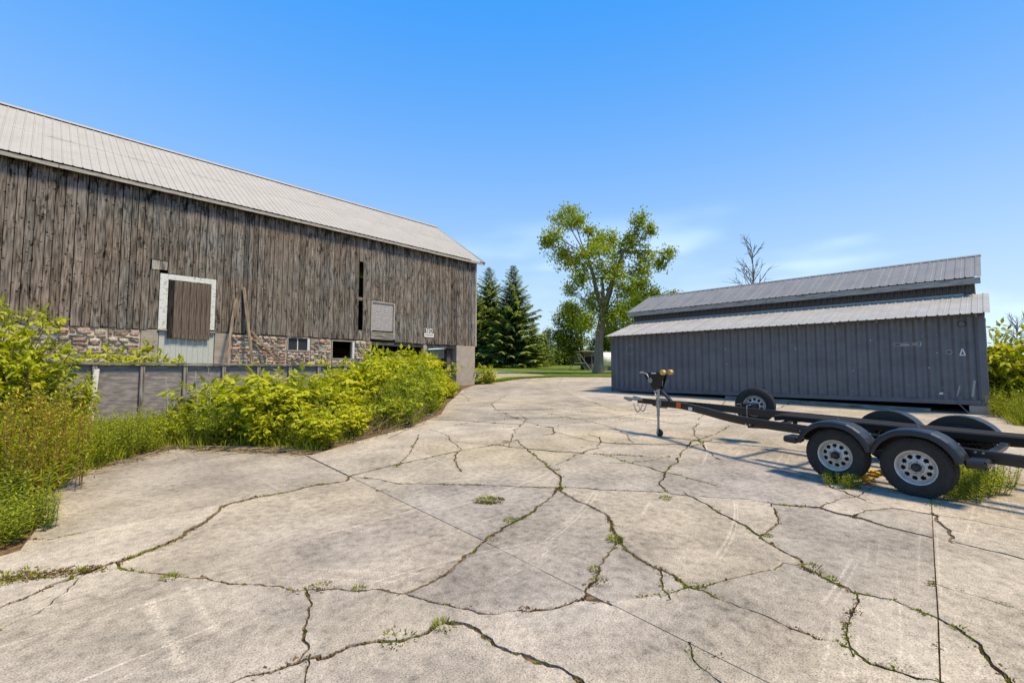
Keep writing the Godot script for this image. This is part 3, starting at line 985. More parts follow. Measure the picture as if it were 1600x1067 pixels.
	for e in [[Vector3(-0.312, 0.22, 0), Vector3(0.312, 0.232, 0.009)], [Vector3(-0.312, -0.232, 0), Vector3(0.312, -0.22, 0.009)], [Vector3(-0.312, -0.219, 0), Vector3(-0.301, 0.219, 0.009)], [Vector3(0.301, -0.219, 0), Vector3(0.312, 0.219, 0.009)]]:
		plain_box(sign_, "border", mats.sign_white, e[0], e[1], 0.001)
	var font := SystemFont.new()
	font.font_names = PackedStringArray(["Droid Sans"])
	font.font_weight = 700
	for t in [["NO", 0.235, 0.105, mats.sign_white], ["TRESPASSING", 0.062, -0.12, mats.sign_black]]:
		var tm := TextMesh.new()
		tm.text = t[0]
		tm.font = font
		tm.font_size = 64
		tm.pixel_size = t[1] / 48.0
		tm.depth = 0.003
		tm.material = t[3]
		var o := MeshInstance3D.new()
		o.name = "lettering"
		o.mesh = tm
		o.position = Vector3(0, t[2], 0.0100)
		sign_.add_child(o, true)
	var planks := [
		["weathered plank leaning at the barn beside the white door frame", Vector3(-13.30, 0.45, 0.75), Vector3(-12.74, 4.32, 0.05), 0.10],
		["tallest brown plank leaning upright against the barn boards", Vector3(-12.02, 0.45, 0.55), Vector3(-12.47, 4.80, 0.05), 0.11],
		["brown plank sloping down to the right across the stone base", Vector3(-10.85, 1.55, 0.20), Vector3(-12.20, 3.10, 0.16), 0.10]]
	for p in planks:
		var mb2 := MB.new()
		var yv: Vector3 = (p[2] - p[1]).normalized()
		var xv := yv.cross(Vector3.BACK).normalized()
		mb2.box((p[1] + p[2]) / 2, Vector3(p[3], (p[2] - p[1]).length(), 0.04), Basis(xv, yv, xv.cross(yv)), 0.005)
		var o := part(mb2, "leaning_plank", mats.tan_wood, self)
		o.transform = fr0
		tag(o, p[0], "plank", "planks leaning on the barn")

	# plywood retaining fence in front of the barn
	rng.seed = 31
	var fence := thing("plywood_fence", "low grey plywood fence with upright studs in front of the barn", "fence", fr0 * Transform3D(Basis(), Vector3(0, 0, 5.846)))
	var px := -19.75
	while px < -10.4:
		var e := minf(px + 2.58, -10.24)
		plain_box(fence, "plywood_panel", mats.plywood, Vector3(px + 0.003, 0.0, -0.035 + rnd(-0.004, 0.004)), Vector3(e - 0.003, 1.66 + rnd(-0.006, 0.006), -0.016), 0.002)
		px = e
	for i in 12:
		var sx := -19.73 + 0.862 * i
		plain_box(fence, "stud", mats.grey_wood, Vector3(sx - 0.045, 0.0, -0.012), Vector3(sx + 0.045, 1.655, 0.045 + rnd(0, 0.01)))
	for q in [[-19.8, -15.0], [-14.995, -10.2]]:
		plain_box(fence, "top_rail", mats.grey_wood, Vector3(q[0], 1.672, -0.06), Vector3(q[1], 1.712 + rnd(0, 0.008), 0.075))
	var mb3 := MB.new()
	mb3.box(Vector3(-17.16, 0.82, 0.16), Vector3(0.1, 1.5, 0.04), Basis(Vector3.BACK, -0.06) * Basis(Vector3.RIGHT, -0.09))
	var wp := part(mb3, "leaning_board", mats.peeling_white, self)
	wp.transform = fr0 * Transform3D(Basis(), Vector3(0, 0, 5.846))
	tag(wp, "white painted board leaning on the plywood fence behind the weeds", "board")

# ---------------------------------------------------------------- container and shed
func cont_frame() -> Transform3D:
	return turned(4.63, 0.0, 21.3, -46.6)

func build_container() -> void:
	rng.seed = 41
	var f0 := cont_frame()
	var c := thing("shipping_container", "long dark grey corrugated shipping container under a metal roof", "container", f0)
	var L := 12.19
	var y0 := 0.56
	var y1 := 3.15
	var m: Material = mats.container_paint
	# corrugated long sides
	for side in [0.0, -2.44]:
		var mb := MB.new()
		var x := 0.17
		var out := true
		var s := 1.0 if side == 0.0 else -1.0
		var pts := [Vector2(x, 0.0)]
		while x < L - 0.24:
			pts.append(Vector2(x + 0.072, 0.0)); pts.append(Vector2(x + 0.14, -0.048)); pts.append(Vector2(x + 0.21, -0.048)); pts.append(Vector2(x + 0.278, 0.0))
			x += 0.278
		pts.append(Vector2(L - 0.17, 0.0))
		for i in pts.size() - 1:
			var p: Vector2 = pts[i]
			var q: Vector2 = pts[i + 1]
			mb.quad(Vector3(p.x, y0 + 0.14, side - 0.012 * s + p.y * s), Vector3(q.x, y0 + 0.14, side - 0.012 * s + q.y * s), Vector3(q.x, y1 - 0.09, side - 0.012 * s + q.y * s), Vector3(p.x, y1 - 0.09, side - 0.012 * s + p.y * s))
		part(mb, "corrugated_side", m, c)
		plain_box(c, "top_rail", m, Vector3(0.16, y1 - 0.095, side - (0.06 if s > 0 else 0.0)), Vector3(L - 0.16, y1 - 0.02, side + (0.0 if s > 0 else 0.06)), 0.006)
		plain_box(c, "bottom_rail", m, Vector3(0.16, y0 + 0.01, side - (0.07 if s > 0 else 0.0)), Vector3(L - 0.16, y0 + 0.15, side + (0.004 if s > 0 else 0.07)), 0.008)
	for px in [0.0, L - 0.16]:
		for pz in [-0.16, -2.44]:
			plain_box(c, "corner_post", m, Vector3(px, y0 + 0.12, pz), Vector3(px + 0.16, y1 - 0.12, pz + 0.16), 0.01)
			for py in [y0, y1 - 0.119]:
				var cast := plain_box(c, "corner_casting", m, Vector3(px - 0.004, py, pz - 0.004), Vector3(px + 0.166, py + 0.118, pz + 0.166), 0.008)
				plain_box(cast, "hole", mats.black_void, Vector3(px + 0.055, py + 0.04, pz + 0.16), Vector3(px + 0.11, py + 0.085, pz + 0.1675), 0.001)
	plain_box(c, "roof_panel", m, Vector3(0.02, y1 - 0.05, -2.42), Vector3(L - 0.02, y1 - 0.025, -0.02))
	plain_box(c, "floor", mats.dark_wood, Vector3(0.05, y0 + 0.03, -2.36), Vector3(L - 0.05, y0 + 0.13, -0.075))
	for ex in [0.03, L - 0.06]:
		plain_box(c, "end_panel", m, Vector3(ex, y0 + 0.12, -2.28), Vector3(ex + 0.03, y1 - 0.1, -0.16))
	# stickers, stencil ghosts, chips in the paint
	var z := 0.0
	var mk := func(called: String, mm: Material, a: Vector2, b: Vector2, t: float) -> void:
		var mb := MB.new()
		var d := (b - a).normalized()
		var s := Vector2(-d.y, d.x) * t * 0.5
		mb.quad(Vector3(a.x - s.x, a.y - s.y, -0.010), Vector3(b.x - s.x, b.y - s.y, -0.010), Vector3(b.x + s.x, b.y + s.y, -0.010), Vector3(a.x + s.x, a.y + s.y, -0.010))
		part(mb, called, mm, c)
	# the white warning triangle
	mk.call("sticker_edge", mats.chip_white, Vector2(11.66, 1.95), Vector2(11.715, 2.14), 0.03)
	mk.call("sticker_edge", mats.chip_white, Vector2(11.715, 2.14), Vector2(11.77, 1.95), 0.03)
	mk.call("sticker_edge", mats.chip_white, Vector2(11.66, 1.955), Vector2(11.77, 1.955), 0.03)
	# round ghost of a removed sticker
	for i in 8:
		var a := TAU * i / 8.0
		var b := TAU * (i + 1) / 8.0
		mk.call("paint_ring", mats.scuff, Vector2(11.44 + cos(a) * 0.07, 2.05 + sin(a) * 0.07), Vector2(11.44 + cos(b) * 0.07, 2.05 + sin(b) * 0.07), 0.016)
	# ghost of a stencilled box
	mk.call("stencil_line", mats.scuff, Vector2(10.24, 2.36), Vector2(10.86, 2.36), 0.014)
	mk.call("stencil_line", mats.scuff, Vector2(10.24, 2.26), Vector2(10.86, 2.26), 0.014)
	mk.call("stencil_line", mats.scuff, Vector2(10.24, 2.26), Vector2(10.24, 2.36), 0.014)
	mk.call("stencil_line", mats.chip_white, Vector2(10.83, 2.24), Vector2(10.86, 2.36), 0.012)
	mk.call("stencil_line", mats.scuff, Vector2(10.38, 2.30), Vector2(10.60, 2.30), 0.05)
	mk.call("stencil_line", mats.scuff, Vector2(10.64, 2.31), Vector2(10.78, 2.31), 0.04)
	# worn ring of old lettering near the far end
	for i in 9:
		var a := TAU * i / 12.0 + 0.6
		var b := a + 0.5
		mk.call("paint_ring", mats.scuff, Vector2(1.05 + cos(a) * 0.22, 2.45 + sin(a) * 0.22), Vector2(1.05 + cos(b) * 0.22, 2.45 + sin(b) * 0.22), 0.022)
	for i in 46:
		var p := Vector2(rnd(0.3, 11.9), rnd(0.75, 2.85)) if i < 30 else Vector2(rnd(8.2, 11.9), rnd(0.75, 2.85))
		var e := p + Vector2(rnd(-0.03, 0.03), rnd(-0.05, 0.05))
		var big := rng.randf() < 0.3
		mk.call("paint_chip", mats.chip_white if big else mats.scuff, p, e, rnd(0.006, 0.016) * (1.3 if big else 1.0))
	mk.call("paint_chip", mats.scuff, Vector2(11.86, 0.80), Vector2(11.92, 1.25), 0.05)
	mk.call("paint_chip", mats.chip_white, Vector2(11.19, 0.86), Vector2(11.27, 0.88), 0.05)
	mk.call("paint_chip", mats.scuff, Vector2(11.12, 0.84), Vector2(11.33, 0.84), 0.012)
	mk.call("paint_chip", mats.scuff, Vector2(11.55, 0.78), Vector2(11.62, 1.1), 0.03)
	var vent := MB.new()
	vent.lathe(Vector3(11.73, 2.84, -0.012), [Vector2(0, 0.03), Vector2(0.055, 0.03), Vector2(0.07, 0.02), Vector2(0.075, 0.0)], 14)
	part(vent, "vent", mats.container_paint, c)

	# what it stands on
	var gl := func(x: float, zz: float) -> float: return gy(-(f0 * Vector3(x, 0, zz)).z)
	for q in [[12.0, "pale concrete block under the near corner of the container", mats.pier_concrete], [0.25, "flat grey block under the far corner of the container", mats.pier_concrete]]:
		var g: float = gl.call(q[0], -0.1)
		var o := plain_box(self, "support_block", q[2], Vector3(q[0] - 0.22, g - 0.03, -0.42), Vector3(q[0] + 0.19, 0.558, 0.015), 0.012)
		o.transform = f0
		tag(o, q[1], "block", "blocks under the container")
	var tim := [[7.75, 11.0, 0.12, "long grey timber lying in front of the container's underside"], [5.2, 7.9, 0.02, "shorter grey timber lying in the shade under the container"]]
	for q in tim:
		var a := f0 * Vector3(q[0], 0, q[2]); a.y = gy(-a.z) + 0.055
		var b := f0 * Vector3(q[1], 0, q[2] + 0.05); b.y = gy(-b.z) + 0.055
		var mb := MB.new()
		var zv := (b - a).normalized()
		var xv := Vector3.UP.cross(zv).normalized()
		mb.box((a + b) / 2, Vector3(0.14, 0.10, (b - a).length()), Basis(xv, zv.cross(xv), zv), 0.008)
		tag(part(mb, "timber", mats.grey_wood, self), q[3], "timber", "timbers by the container")
	var br := MB.new()
	var p3 := f0 * Vector3(11.78, 0, 0.16)
	var p1 := f0 * Vector3(11.50, 0.70, 0.05)
	var p2 := f0 * Vector3(11.66, 0.90, 0.03)
	p3.y = gy(-p3.z) + 0.02
	br.tube([p2, p1, p3], [0.016, 0.016, 0.016], 6)
	tag(part(br, "bent_metal_bar", mats.container_paint, self), "bent grey metal bar leaning on the container's near bottom corner", "metal bar")

func build_shed() -> void:
	rng.seed = 51
	var f0 := cont_frame()
	var s := thing("shed", "grey wooden shed with two stepped metal roofs behind the container", "shed", f0)
	# lower roof over the container
	roof_slope(s, mats.shed_roof, -0.08, 12.30, 3.075, 0.38, 3.90, -2.26, 1)
	for i in 12:
		var x := 0.25 + i * 1.07
		var mb := MB.new()
		mb.box(Vector3(x, 3.41, -0.96), Vector3(0.05, 0.10, 2.6), Basis(Vector3.RIGHT, atan2(0.825, 2.64)), 0.004)
		part(mb, "rafter", mats.grey_wood, s)
	plain_box(s, "flashing", mats.shed_roof, Vector3(-0.1, 3.885, -2.29), Vector3(11.75, 3.955, -2.21), 0.006)
	# wall between the roofs: dark boards
	var x := -0.16
	while x < 11.95:
		var e := minf(x + rnd(0.17, 0.23), 11.96)
		plain_box(s, "board", mats.dark_wood, Vector3(x + 0.003, 2.9, -2.335 + rnd(-0.004, 0.004)), Vector3(e - 0.003, 4.42, -2.305), 0.003)
		x = e
	plain_box(s, "rear_wall", mats.dark_wood, Vector3(-0.16, 0.3, -6.2), Vector3(11.96, 4.4, -6.17))
	for gx in [-0.15, 11.93]:
		var mb := MB.new()
		var a := Vector3(gx, 0.3, -2.34); var b := Vector3(gx, 0.3, -6.16); var c := Vector3(gx, 4.4, -6.16); var d := Vector3(gx, 5.38, -4.25); var e := Vector3(gx, 4.4, -2.34)
		for k in [0.0, 0.025]:
			var o := Vector3(k, 0, 0)
			mb.quad(a + o, b + o, c + o, e + o); mb.tri(e + o, c + o, d + o)
		for i in mb.V.size():
			mb.U[i] = Vector2(mb.V[i].z, mb.V[i].y)
		part(mb, "gable_wall", mats.dark_wood, s)
	# upper roof
	roof_slope(s, mats.upper_roof, -0.42, 12.16, 4.42, -2.02, 5.46, -4.25, 1)
	var mb4 := MB.new()
	mb4.box(Vector3(5.86, 4.93, -5.37), Vector3(12.2, 0.02, 2.47), Basis(Vector3.RIGHT, -atan2(1.04, 2.23)), 0.0)
	part(mb4, "rear_roof", mats.upper_roof, s)
	var mb5 := MB.new()
	var fr := []
	for xx in [-0.43, 12.17]:
		fr.append([Vector3(xx, 5.485, -4.25), Vector3(0, 0, 1), Vector3(0, 1, 0)])
	mb5.sweep(fr, [Vector2(-0.12, -0.05), Vector2(0, 0.015), Vector2(0.12, -0.05), Vector2(0.12, -0.056), Vector2(0, 0.007), Vector2(-0.12, -0.056)])
	part(mb5, "ridge_cap", mats.upper_roof, s)
	plain_box(s, "fascia_board", mats.pale_wood, Vector3(-0.40, 4.215, -2.075), Vector3(6.1, 4.405, -2.045))
	plain_box(s, "fascia_board", mats.pale_wood, Vector3(6.108, 4.212, -2.075), Vector3(12.14, 4.405, -2.043))
	plain_box(s, "soffit", mats.dark_wood, Vector3(-0.38, 4.36, -2.30), Vector3(12.12, 4.385, -2.08))
	for gx in [-0.05, 5.9, 11.85]:
		plain_box(s, "post", mats.dark_wood, Vector3(gx, 0.2, -2.60), Vector3(gx + 0.14, 4.3, -2.46))

# ---------------------------------------------------------------- boat trailer
# local axes: x forward to the hitch, y up, z to the far side; near wheels at z < 0
func trailer_frame() -> Transform3D:
	var up := Vector3(0, 1, RISE).normalized()
	var th := deg_to_rad(34.68)
	var fw := Vector3(-sin(th), 0, -cos(th))
	var z := fw.cross(up).normalized()
	fw = up.cross(z).normalized()
	return Transform3D(Basis(fw, up, z), w(5.151, 6.085, 0.0))

func wheel(parent: Node3D, o: Vector3, facing: float, b := Basis(), muddy := false) -> Node3D:
	# facing -1: outer face towards -z
	var wh := Node3D.new()
	wh.name = "wheel"
	wh.transform = Transform3D(b * (Basis() if facing < 0 else Basis(Vector3.UP, PI)), o)
	parent.add_child(wh, true)
	var mb := MB.new()
	var prof := [Vector2(0.187, 0.085), Vector2(0.20, 0.097), Vector2(0.225, 0.104), Vector2(0.25, 0.106), Vector2(0.254, 0.109), Vector2(0.285, 0.106), Vector2(0.308, 0.097), Vector2(0.322, 0.083)]
	for g in [0.062, 0.03, -0.002, -0.034, -0.066]:
		prof.append_array([Vector2(0.330, g + 0.012), Vector2(0.331, g - 0.006), Vector2(0.323, g - 0.009), Vector2(0.323, g - 0.016)])
	prof.append_array([Vector2(0.322, -0.088), Vector2(0.308, -0.097), Vector2(0.285, -0.106), Vector2(0.254, -0.109), Vector2(0.25, -0.106), Vector2(0.225, -0.104), Vector2(0.20, -0.097), Vector2(0.187, -0.085)])
	mb.lathe(Vector3.ZERO, prof, 56)
	# tread blocks on both shoulders
	for i in 56:
		var a := TAU * i / 56.0
		for s in [-1.0, 1.0]:
			mb.box(Vector3(cos(a) * 0.318, sin(a) * 0.318, s * 0.088), Vector3(0.020, 0.020, 0.018), Basis(Vector3.BACK, a) * Basis(Vector3.UP, s * -0.5), 0.0)
	part(mb, "tyre", mats.rubber, wh)
	mb = MB.new()
	mb.lathe(Vector3.ZERO, [Vector2(0.158, 0.09), Vector2(0.158, -0.04), Vector2(0.166, -0.062), Vector2(0.172, -0.080), Vector2(0.181, -0.091), Vector2(0.190, -0.095), Vector2(0.193, -0.088)], 48)
	# disc with a ring of ten holes
	var seg := 80
	for i in seg:
		var a := TAU * i / seg
		var c := TAU * (i + 1) / seg
		var rr := [0.158, 0.141, 0.128, 0.114, 0.098, 0.088, 0.072, 0.062, 0.045]
		var zz := [-0.040, -0.050, -0.053, -0.055, -0.058, -0.066, -0.070, -0.063, -0.063]
		for k in rr.size() - 1:
			var ph := i % 8
			if (k == 2 and ph in [1, 2, 3, 4, 5, 6]) or ((k == 1 or k == 3) and ph in [2, 3, 4, 5]):
				continue
			mb.quad(Vector3(cos(c) * rr[k], sin(c) * rr[k], zz[k]), Vector3(cos(c) * rr[k + 1], sin(c) * rr[k + 1], zz[k + 1]), Vector3(cos(a) * rr[k + 1], sin(a) * rr[k + 1], zz[k + 1]), Vector3(cos(a) * rr[k], sin(a) * rr[k], zz[k]))
	var rim := part(mb, "rim", mats.rim_silver, wh)
	mb = MB.new()
	mb.lathe(Vector3.ZERO, [Vector2(0.157, -0.02), Vector2(0.02, -0.02)], 24)
	part(mb, "backing", mats.black_void, rim)
	mb = MB.new()
	mb.lathe(Vector3.ZERO, [Vector2(0.050, -0.06), Vector2(0.046, -0.085), Vector2(0.040, -0.088), Vector2(0.036, -0.118), Vector2(0.026, -0.126), Vector2(0.0, -0.128)], 24)
	part(mb, "hub", mats.trailer_paint, wh)
	for i in 6:
		var a := TAU * i / 6.0 + 0.3
		mb = MB.new()
		mb.lathe(Vector3(cos(a) * 0.067, sin(a) * 0.067, -0.066), [Vector2(0.011, 0.0), Vector2(0.010, -0.018), Vector2(0.0, -0.022)], 6)
		part(mb, "lug_nut", mats.zinc, rim)
	return wh

func beam(parent: Node3D, called: String, pts: Array, wide: float, high: float, m: Material, ch := 0.008) -> MeshInstance3D:
	var mb := MB.new()
	var fr := []
	for i in pts.size():
		var d: Vector3 = (pts[mini(i + 1, pts.size() - 1)] - pts[maxi(i - 1, 0)])
		var side := Vector3(d.x, 0, d.z).normalized().cross(Vector3.UP)
		fr.append([pts[i], side, Vector3.UP])
	var a := wide / 2
	var b := high / 2
	mb.sweep(fr, [Vector2(-a + ch, -b), Vector2(a - ch, -b), Vector2(a, -b + ch), Vector2(a, b - ch), Vector2(a - ch, b), Vector2(-a + ch, b), Vector2(-a, b - ch), Vector2(-a, -b + ch)])
	return part(mb, called, m, parent)

func smooth_path(p: Array, n := 6) -> Array:
	var c := Curve3D.new()
	for i in p.size():
		var t: Vector3 = (p[mini(i + 1, p.size() - 1)] - p[maxi(i - 1, 0)]) / 6.0
		c.add_point(p[i], -t, t)
	var out := []
	for i in p.size() - 1:
		for k in n:
			out.append(c.sample(i, float(k) / n))
	out.append(p[-1])
	return out

func build_trailer() -> void:
	rng.seed = 61
	var t := thing("boat_trailer", "black tandem axle boat trailer with silver wheels and spare tyre", "trailer", trailer_frame())
	var P: Material = mats.trailer_paint
	# two rails that part from the tongue and run back beside the wheels
	for s in [-1.0, 1.0]:
		var p := [Vector3(3.95, 0.645, s * 0.035), Vector3(3.30, 0.652, s * 0.10), Vector3(2.72, 0.630, s * 0.30), Vector3(2.05, 0.588, s * 0.56), Vector3(1.50, 0.573, s * 0.71), Vector3(0.88, 0.563, s * 0.765), Vector3(0.0, 0.545, s * 0.77), Vector3(-1.2, 0.50, s * 0.77), Vector3(-3.4, 0.45, s * 0.77)]
		beam(t, "frame_rail", smooth_path(p), 0.062, 0.125, P)
	beam(t, "tongue", [Vector3(4.35, 0.662, 0), Vector3(3.2, 0.655, 0)], 0.09, 0.10, P)
	for x in [1.62, 0.86, -0.86, -2.2, -3.36]:
		beam(t, "cross_member", [Vector3(x, 0.52, -0.74), Vector3(x, 0.47, -0.3), Vector3(x, 0.47, 0.3), Vector3(x, 0.52, 0.74)], 0.075, 0.06, P)
	for x in [0.3925, -0.3925]:
		var mb := MB.new()
		mb.tube([Vector3(x, 0.33, -0.95), Vector3(x, 0.33, 0.95)], [0.032, 0.032], 10)
		part(mb, "axle", P, t)
		for s in [-1.0, 1.0]:
			wheel(t, Vector3(x, 0.328, s * 0.962), s, Basis(Vector3.BACK, rnd(0, TAU)))
			for k in 2:
				beam(t, "leaf_spring", [Vector3(x + 0.33, 0.455, s * 0.76), Vector3(x, 0.385 + 0.016 * k, s * 0.76), Vector3(x - 0.33, 0.455, s * 0.76)], 0.045, 0.012, P, 0.002)
	# moulded tandem mudguards: two arches joined low in the middle, with a step at each end
	for s in [-1.0, 1.0]:
		var mb := MB.new()
		var frames := []
		var B := Vector3(0, 0, s)
		for hub in [0.3925, -0.3925]:
			for k in 15:
				var a := lerpf(17.0, 163.0, k / 14.0)
				var flat := 0.0
				if a > 74 and a < 106: flat = -0.008
				var r := Vector3(cos(deg_to_rad(a)), sin(deg_to_rad(a)), 0)
				frames.append([Vector3(hub, 0.33, s * 1.0) + r * (0.432 + flat), r, B])
		var prof := [Vector2(-0.004, -0.13), Vector2(0.006, -0.12), Vector2(0.010, -0.05), Vector2(0.004, -0.02), Vector2(0.010, 0.01), Vector2(0.008, 0.10), Vector2(-0.004, 0.135), Vector2(-0.034, 0.150), Vector2(-0.062, 0.150), Vector2(-0.062, 0.143), Vector2(-0.036, 0.142), Vector2(-0.012, 0.128), Vector2(-0.004, 0.10), Vector2(-0.006, -0.115)]
		mb.sweep(frames, prof)
		var guard := part(mb, "mudguard", mats.fender_black, t)
		for hub in [0.3925, -0.3925]:      # closed inner cheek of each arch
			var ck := MB.new()
			for f in [s * 0.872, s * 0.880]:
				for k in 14:
					var a := deg_to_rad(lerpf(17.0, 163.0, k / 14.0))
					var c := deg_to_rad(lerpf(17.0, 163.0, (k + 1) / 14.0))
					var pa := Vector3(hub + cos(a) * 0.434, 0.33 + sin(a) * 0.434, f)
					var pc := Vector3(hub + cos(c) * 0.434, 0.33 + sin(c) * 0.434, f)
					ck.quad(Vector3(pa.x, 0.45, f), pa, pc, Vector3(pc.x, 0.45, f))
			part(ck, "cheek", mats.fender_black, guard)
		for e in [1.0, -1.0]:
			var st := MB.new()
			st.box(Vector3(e * 0.885, 0.462, s * 1.01), Vector3(0.17, 0.085, 0.26), Basis(Vector3.BACK, e * 0.05), 0.02)
			part(st, "step_pad", mats.fender_black, t)
		plain_box(t, "fender_bracket", P, Vector3(-0.04, 0.44, minf(s * 0.80, s * 0.9)), Vector3(0.04, 0.50, maxf(s * 0.80, s * 0.9)))
	var mb: MB
	# carpeted bunks on brackets
	for q in [[-0.47, 1.36, -2.9, 0.675, 0.69], [0.45, 1.72, -2.9, 0.60, 0.60]]:
		beam(t, "bunk", [Vector3(q[1], q[3] - 0.02, q[0]), Vector3(q[1] - 0.12, q[3], q[0]), Vector3(q[2], q[4], q[0])], 0.14, 0.085, mats.carpet, 0.02)
		for x in [1.1, 0.0, -1.2, -2.4]:
			if x < q[1] - 0.1:
				plain_box(t, "bunk_bracket", P, Vector3(x - 0.025, 0.50, q[0] - 0.02), Vector3(x + 0.025, q[3] - 0.045, q[0] + 0.02))
	# coupler, chains, jack
	var cp := MB.new()
	cp.box(Vector3(4.42, 0.685, 0), Vector3(0.42, 0.055, 0.10), Basis(), 0.012)
	cp.box(Vector3(4.60, 0.672, 0), Vector3(0.14, 0.085, 0.085), Basis(), 0.03)
	cp.box(Vector3(4.40, 0.725, 0), Vector3(0.20, 0.03, 0.035), Basis(Vector3.BACK, 0.12), 0.008)
	cp.tube([Vector3(4.66, 0.68, 0), Vector3(4.74, 0.69, 0)], [0.04, 0.032], 10)
	part(cp, "coupler", mats.zinc, t)
	for s in [-1.0, 1.0]:
		var prev := Vector3.ZERO
		for i in 15:
			var u := i / 14.0
			var pos := Vector3(4.20 + 0.24 * u, 0.60 - 0.17 * sin(PI * u), s * (0.06 + 0.02 * sin(PI * u)))
			if i > 0:
				mb = MB.new()
				var dir := (pos - prev).normalized()
				var sd := Vector3(0, 0, 1) if i % 2 == 0 else dir.cross(Vector3(0, 0, 1))
				var ring := []
				var rad := []
				for k in 9:
					var a := TAU * k / 8.0
					ring.append((pos + prev) / 2 + dir * cos(a) * 0.021 + sd * sin(a) * 0.012)
					rad.append(0.0042)
				mb.tube(ring, rad, 5, false)
				part(mb, "chain_link", mats.zinc, t)
			prev = pos
	var jk := MB.new()
	jk.tube([Vector3(3.77, 0.93, -0.12), Vector3(3.77, 0.40, -0.12)], [0.030, 0.030], 12)
	jk.tube([Vector3(3.77, 0.42, -0.12), Vector3(3.77, 0.13, -0.12)], [0.023, 0.023], 12)
	jk.box(Vector3(3.77, 0.66, -0.09), Vector3(0.10, 0.14, 0.03), Basis(), 0.005)
	jk.tube([Vector3(3.77, 0.90, -0.12), Vector3(3.77, 0.90, -0.24), Vector3(3.72, 0.82, -0.25), Vector3(3.72, 0.82, -0.32)], [0.009, 0.009, 0.009, 0.011], 7)
	var jack := part(jk, "jack", mats.zinc, t)
	var fk := MB.new()
	for s in [-1.0, 1.0]:
		fk.box(Vector3(3.77, 0.105, -0.12 + s * 0.028), Vector3(0.035, 0.11, 0.006), Basis(), 0.001)
	part(fk, "fork", mats.zinc, jack)
	var jw := MB.new()
	jw.lathe(Vector3(3.74, 0.075, -0.12), [Vector2(0.0, 0.022), Vector2(0.045, 0.022), Vector2(0.068, 0.018), Vector2(0.075, 0.0), Vector2(0.068, -0.018), Vector2(0.045, -0.022), Vector2(0.0, -0.022)], 20)
	part(jw, "jack_wheel", mats.rubber, t)
	# winch post, winch box, bow roller
	beam(t, "winch_post", [Vector3(3.50, 0.66, 0), Vector3(3.86, 0.97, 0)], 0.075, 0.06, P)
	plain_box(t, "clamp_plate", mats.zinc, Vector3(3.60, 0.56, -0.075), Vector3(3.86, 0.76, -0.062), 0.002)
	for s in [-1.0, 1.0]:
		mb = MB.new()
		var pr := [Vector2(3.86, 0.90), Vector2(3.78, 0.94), Vector2(3.66, 1.20), Vector2(3.72, 1.25), Vector2(3.93, 1.27), Vector2(4.13, 1.235), Vector2(4.16, 1.20), Vector2(3.93, 0.93)]
		var fr := []
		for z in [s * 0.055 - 0.004, s * 0.055 + 0.004]:
			fr.append([Vector3(0, 0, z), Vector3(1, 0, 0), Vector3(0, 1, 0)])
		mb.sweep(fr, pr)
		part(mb, "winch_plate", P, t)
	var dr := MB.new()
	dr.tube([Vector3(3.96, 1.12, -0.05), Vector3(3.96, 1.12, 0.05)], [0.075, 0.075], 18)
	part(dr, "strap_drum", mats.carpet, t)
	var gr := MB.new()
	gr.lathe(Vector3(4.00, 1.10, -0.062), [Vector2(0.055, 0.0), Vector2(0.055, -0.012), Vector2(0.0, -0.014)], 18)
	gr.tube([Vector3(4.00, 1.10, -0.075), Vector3(4.06, 1.22, -0.09), Vector3(4.16, 1.255, -0.09)], [0.010, 0.010, 0.010], 7)
	gr.tube([Vector3(4.16, 1.255, -0.09), Vector3(4.16, 1.255, -0.19)], [0.014, 0.014], 8)
	part(gr, "winch_crank", mats.zinc, t)
	plain_box(t, "warning_label", mats.sign_white, Vector3(3.86, 1.235, -0.0605), Vector3(3.98, 1.258, -0.0595), 0.0)
	for s in [-1.0, 1.0]:
		beam(t, "roller_bracket", [Vector3(3.72, 1.0, s * 0.05), Vector3(3.70, 1.16, s * 0.05), Vector3(3.65, 1.28, s * 0.05)], 0.010, 0.03, mats.zinc, 0.002)
		var rl := MB.new()
		rl.lathe(Vector3(3.65, 1.27, s * 0.115), [Vector2(0.0, 0.045), Vector2(0.02, 0.045), Vector2(0.046, 0.040), Vector2(0.052, 0.030), Vector2(0.037, 0.010), Vector2(0.033, 0.0), Vector2(0.037, -0.010), Vector2(0.052, -0.030), Vector2(0.046, -0.040), Vector2(0.02, -0.045), Vector2(0.0, -0.045)], 24)
		part(rl, "bow_roller", mats.yellow_roller, t)
	for s in [-1.0, 1.0]:
		plain_box(t, "side_marker", mats.orange_lens, Vector3(3.23, 0.605, s * 0.155 - 0.008), Vector3(3.33, 0.70, s * 0.155 + 0.010), 0.006)
	# lamp wiring clipped along the near rail, bolts through the mudguards
	var loom := []
	for k in 29:
		var u := k / 28.0
		var x := lerpf(4.2, -3.2, u)
		var zz := -0.77 if x < 0.9 else lerpf(-0.77, -0.09, smoothstep(0.9, 3.4, x))
		loom.append(Vector3(x, lerpf(0.72, 0.50, smoothstep(4.2, -1.0, x)) + 0.008 * sin(k * 2.3), zz - 0.04))
	var lr := []
	lr.resize(29)
	lr.fill(0.007)
	mb = MB.new()
	mb.tube(loom, lr, 6)
	part(mb, "wiring", mats.rubber, t)
	for hub in [0.3925, -0.3925]:
		for a in [42.0, 90.0, 138.0]:
			mb = MB.new()
			var r := Vector3(cos(deg_to_rad(a)), sin(deg_to_rad(a)), 0)
			mb.tube([Vector3(hub, 0.33, -0.92) + r * 0.438, Vector3(hub, 0.33, -0.92) + r * 0.450], [0.012, 0.010], 6)
			part(mb, "bolt", mats.zinc, t)
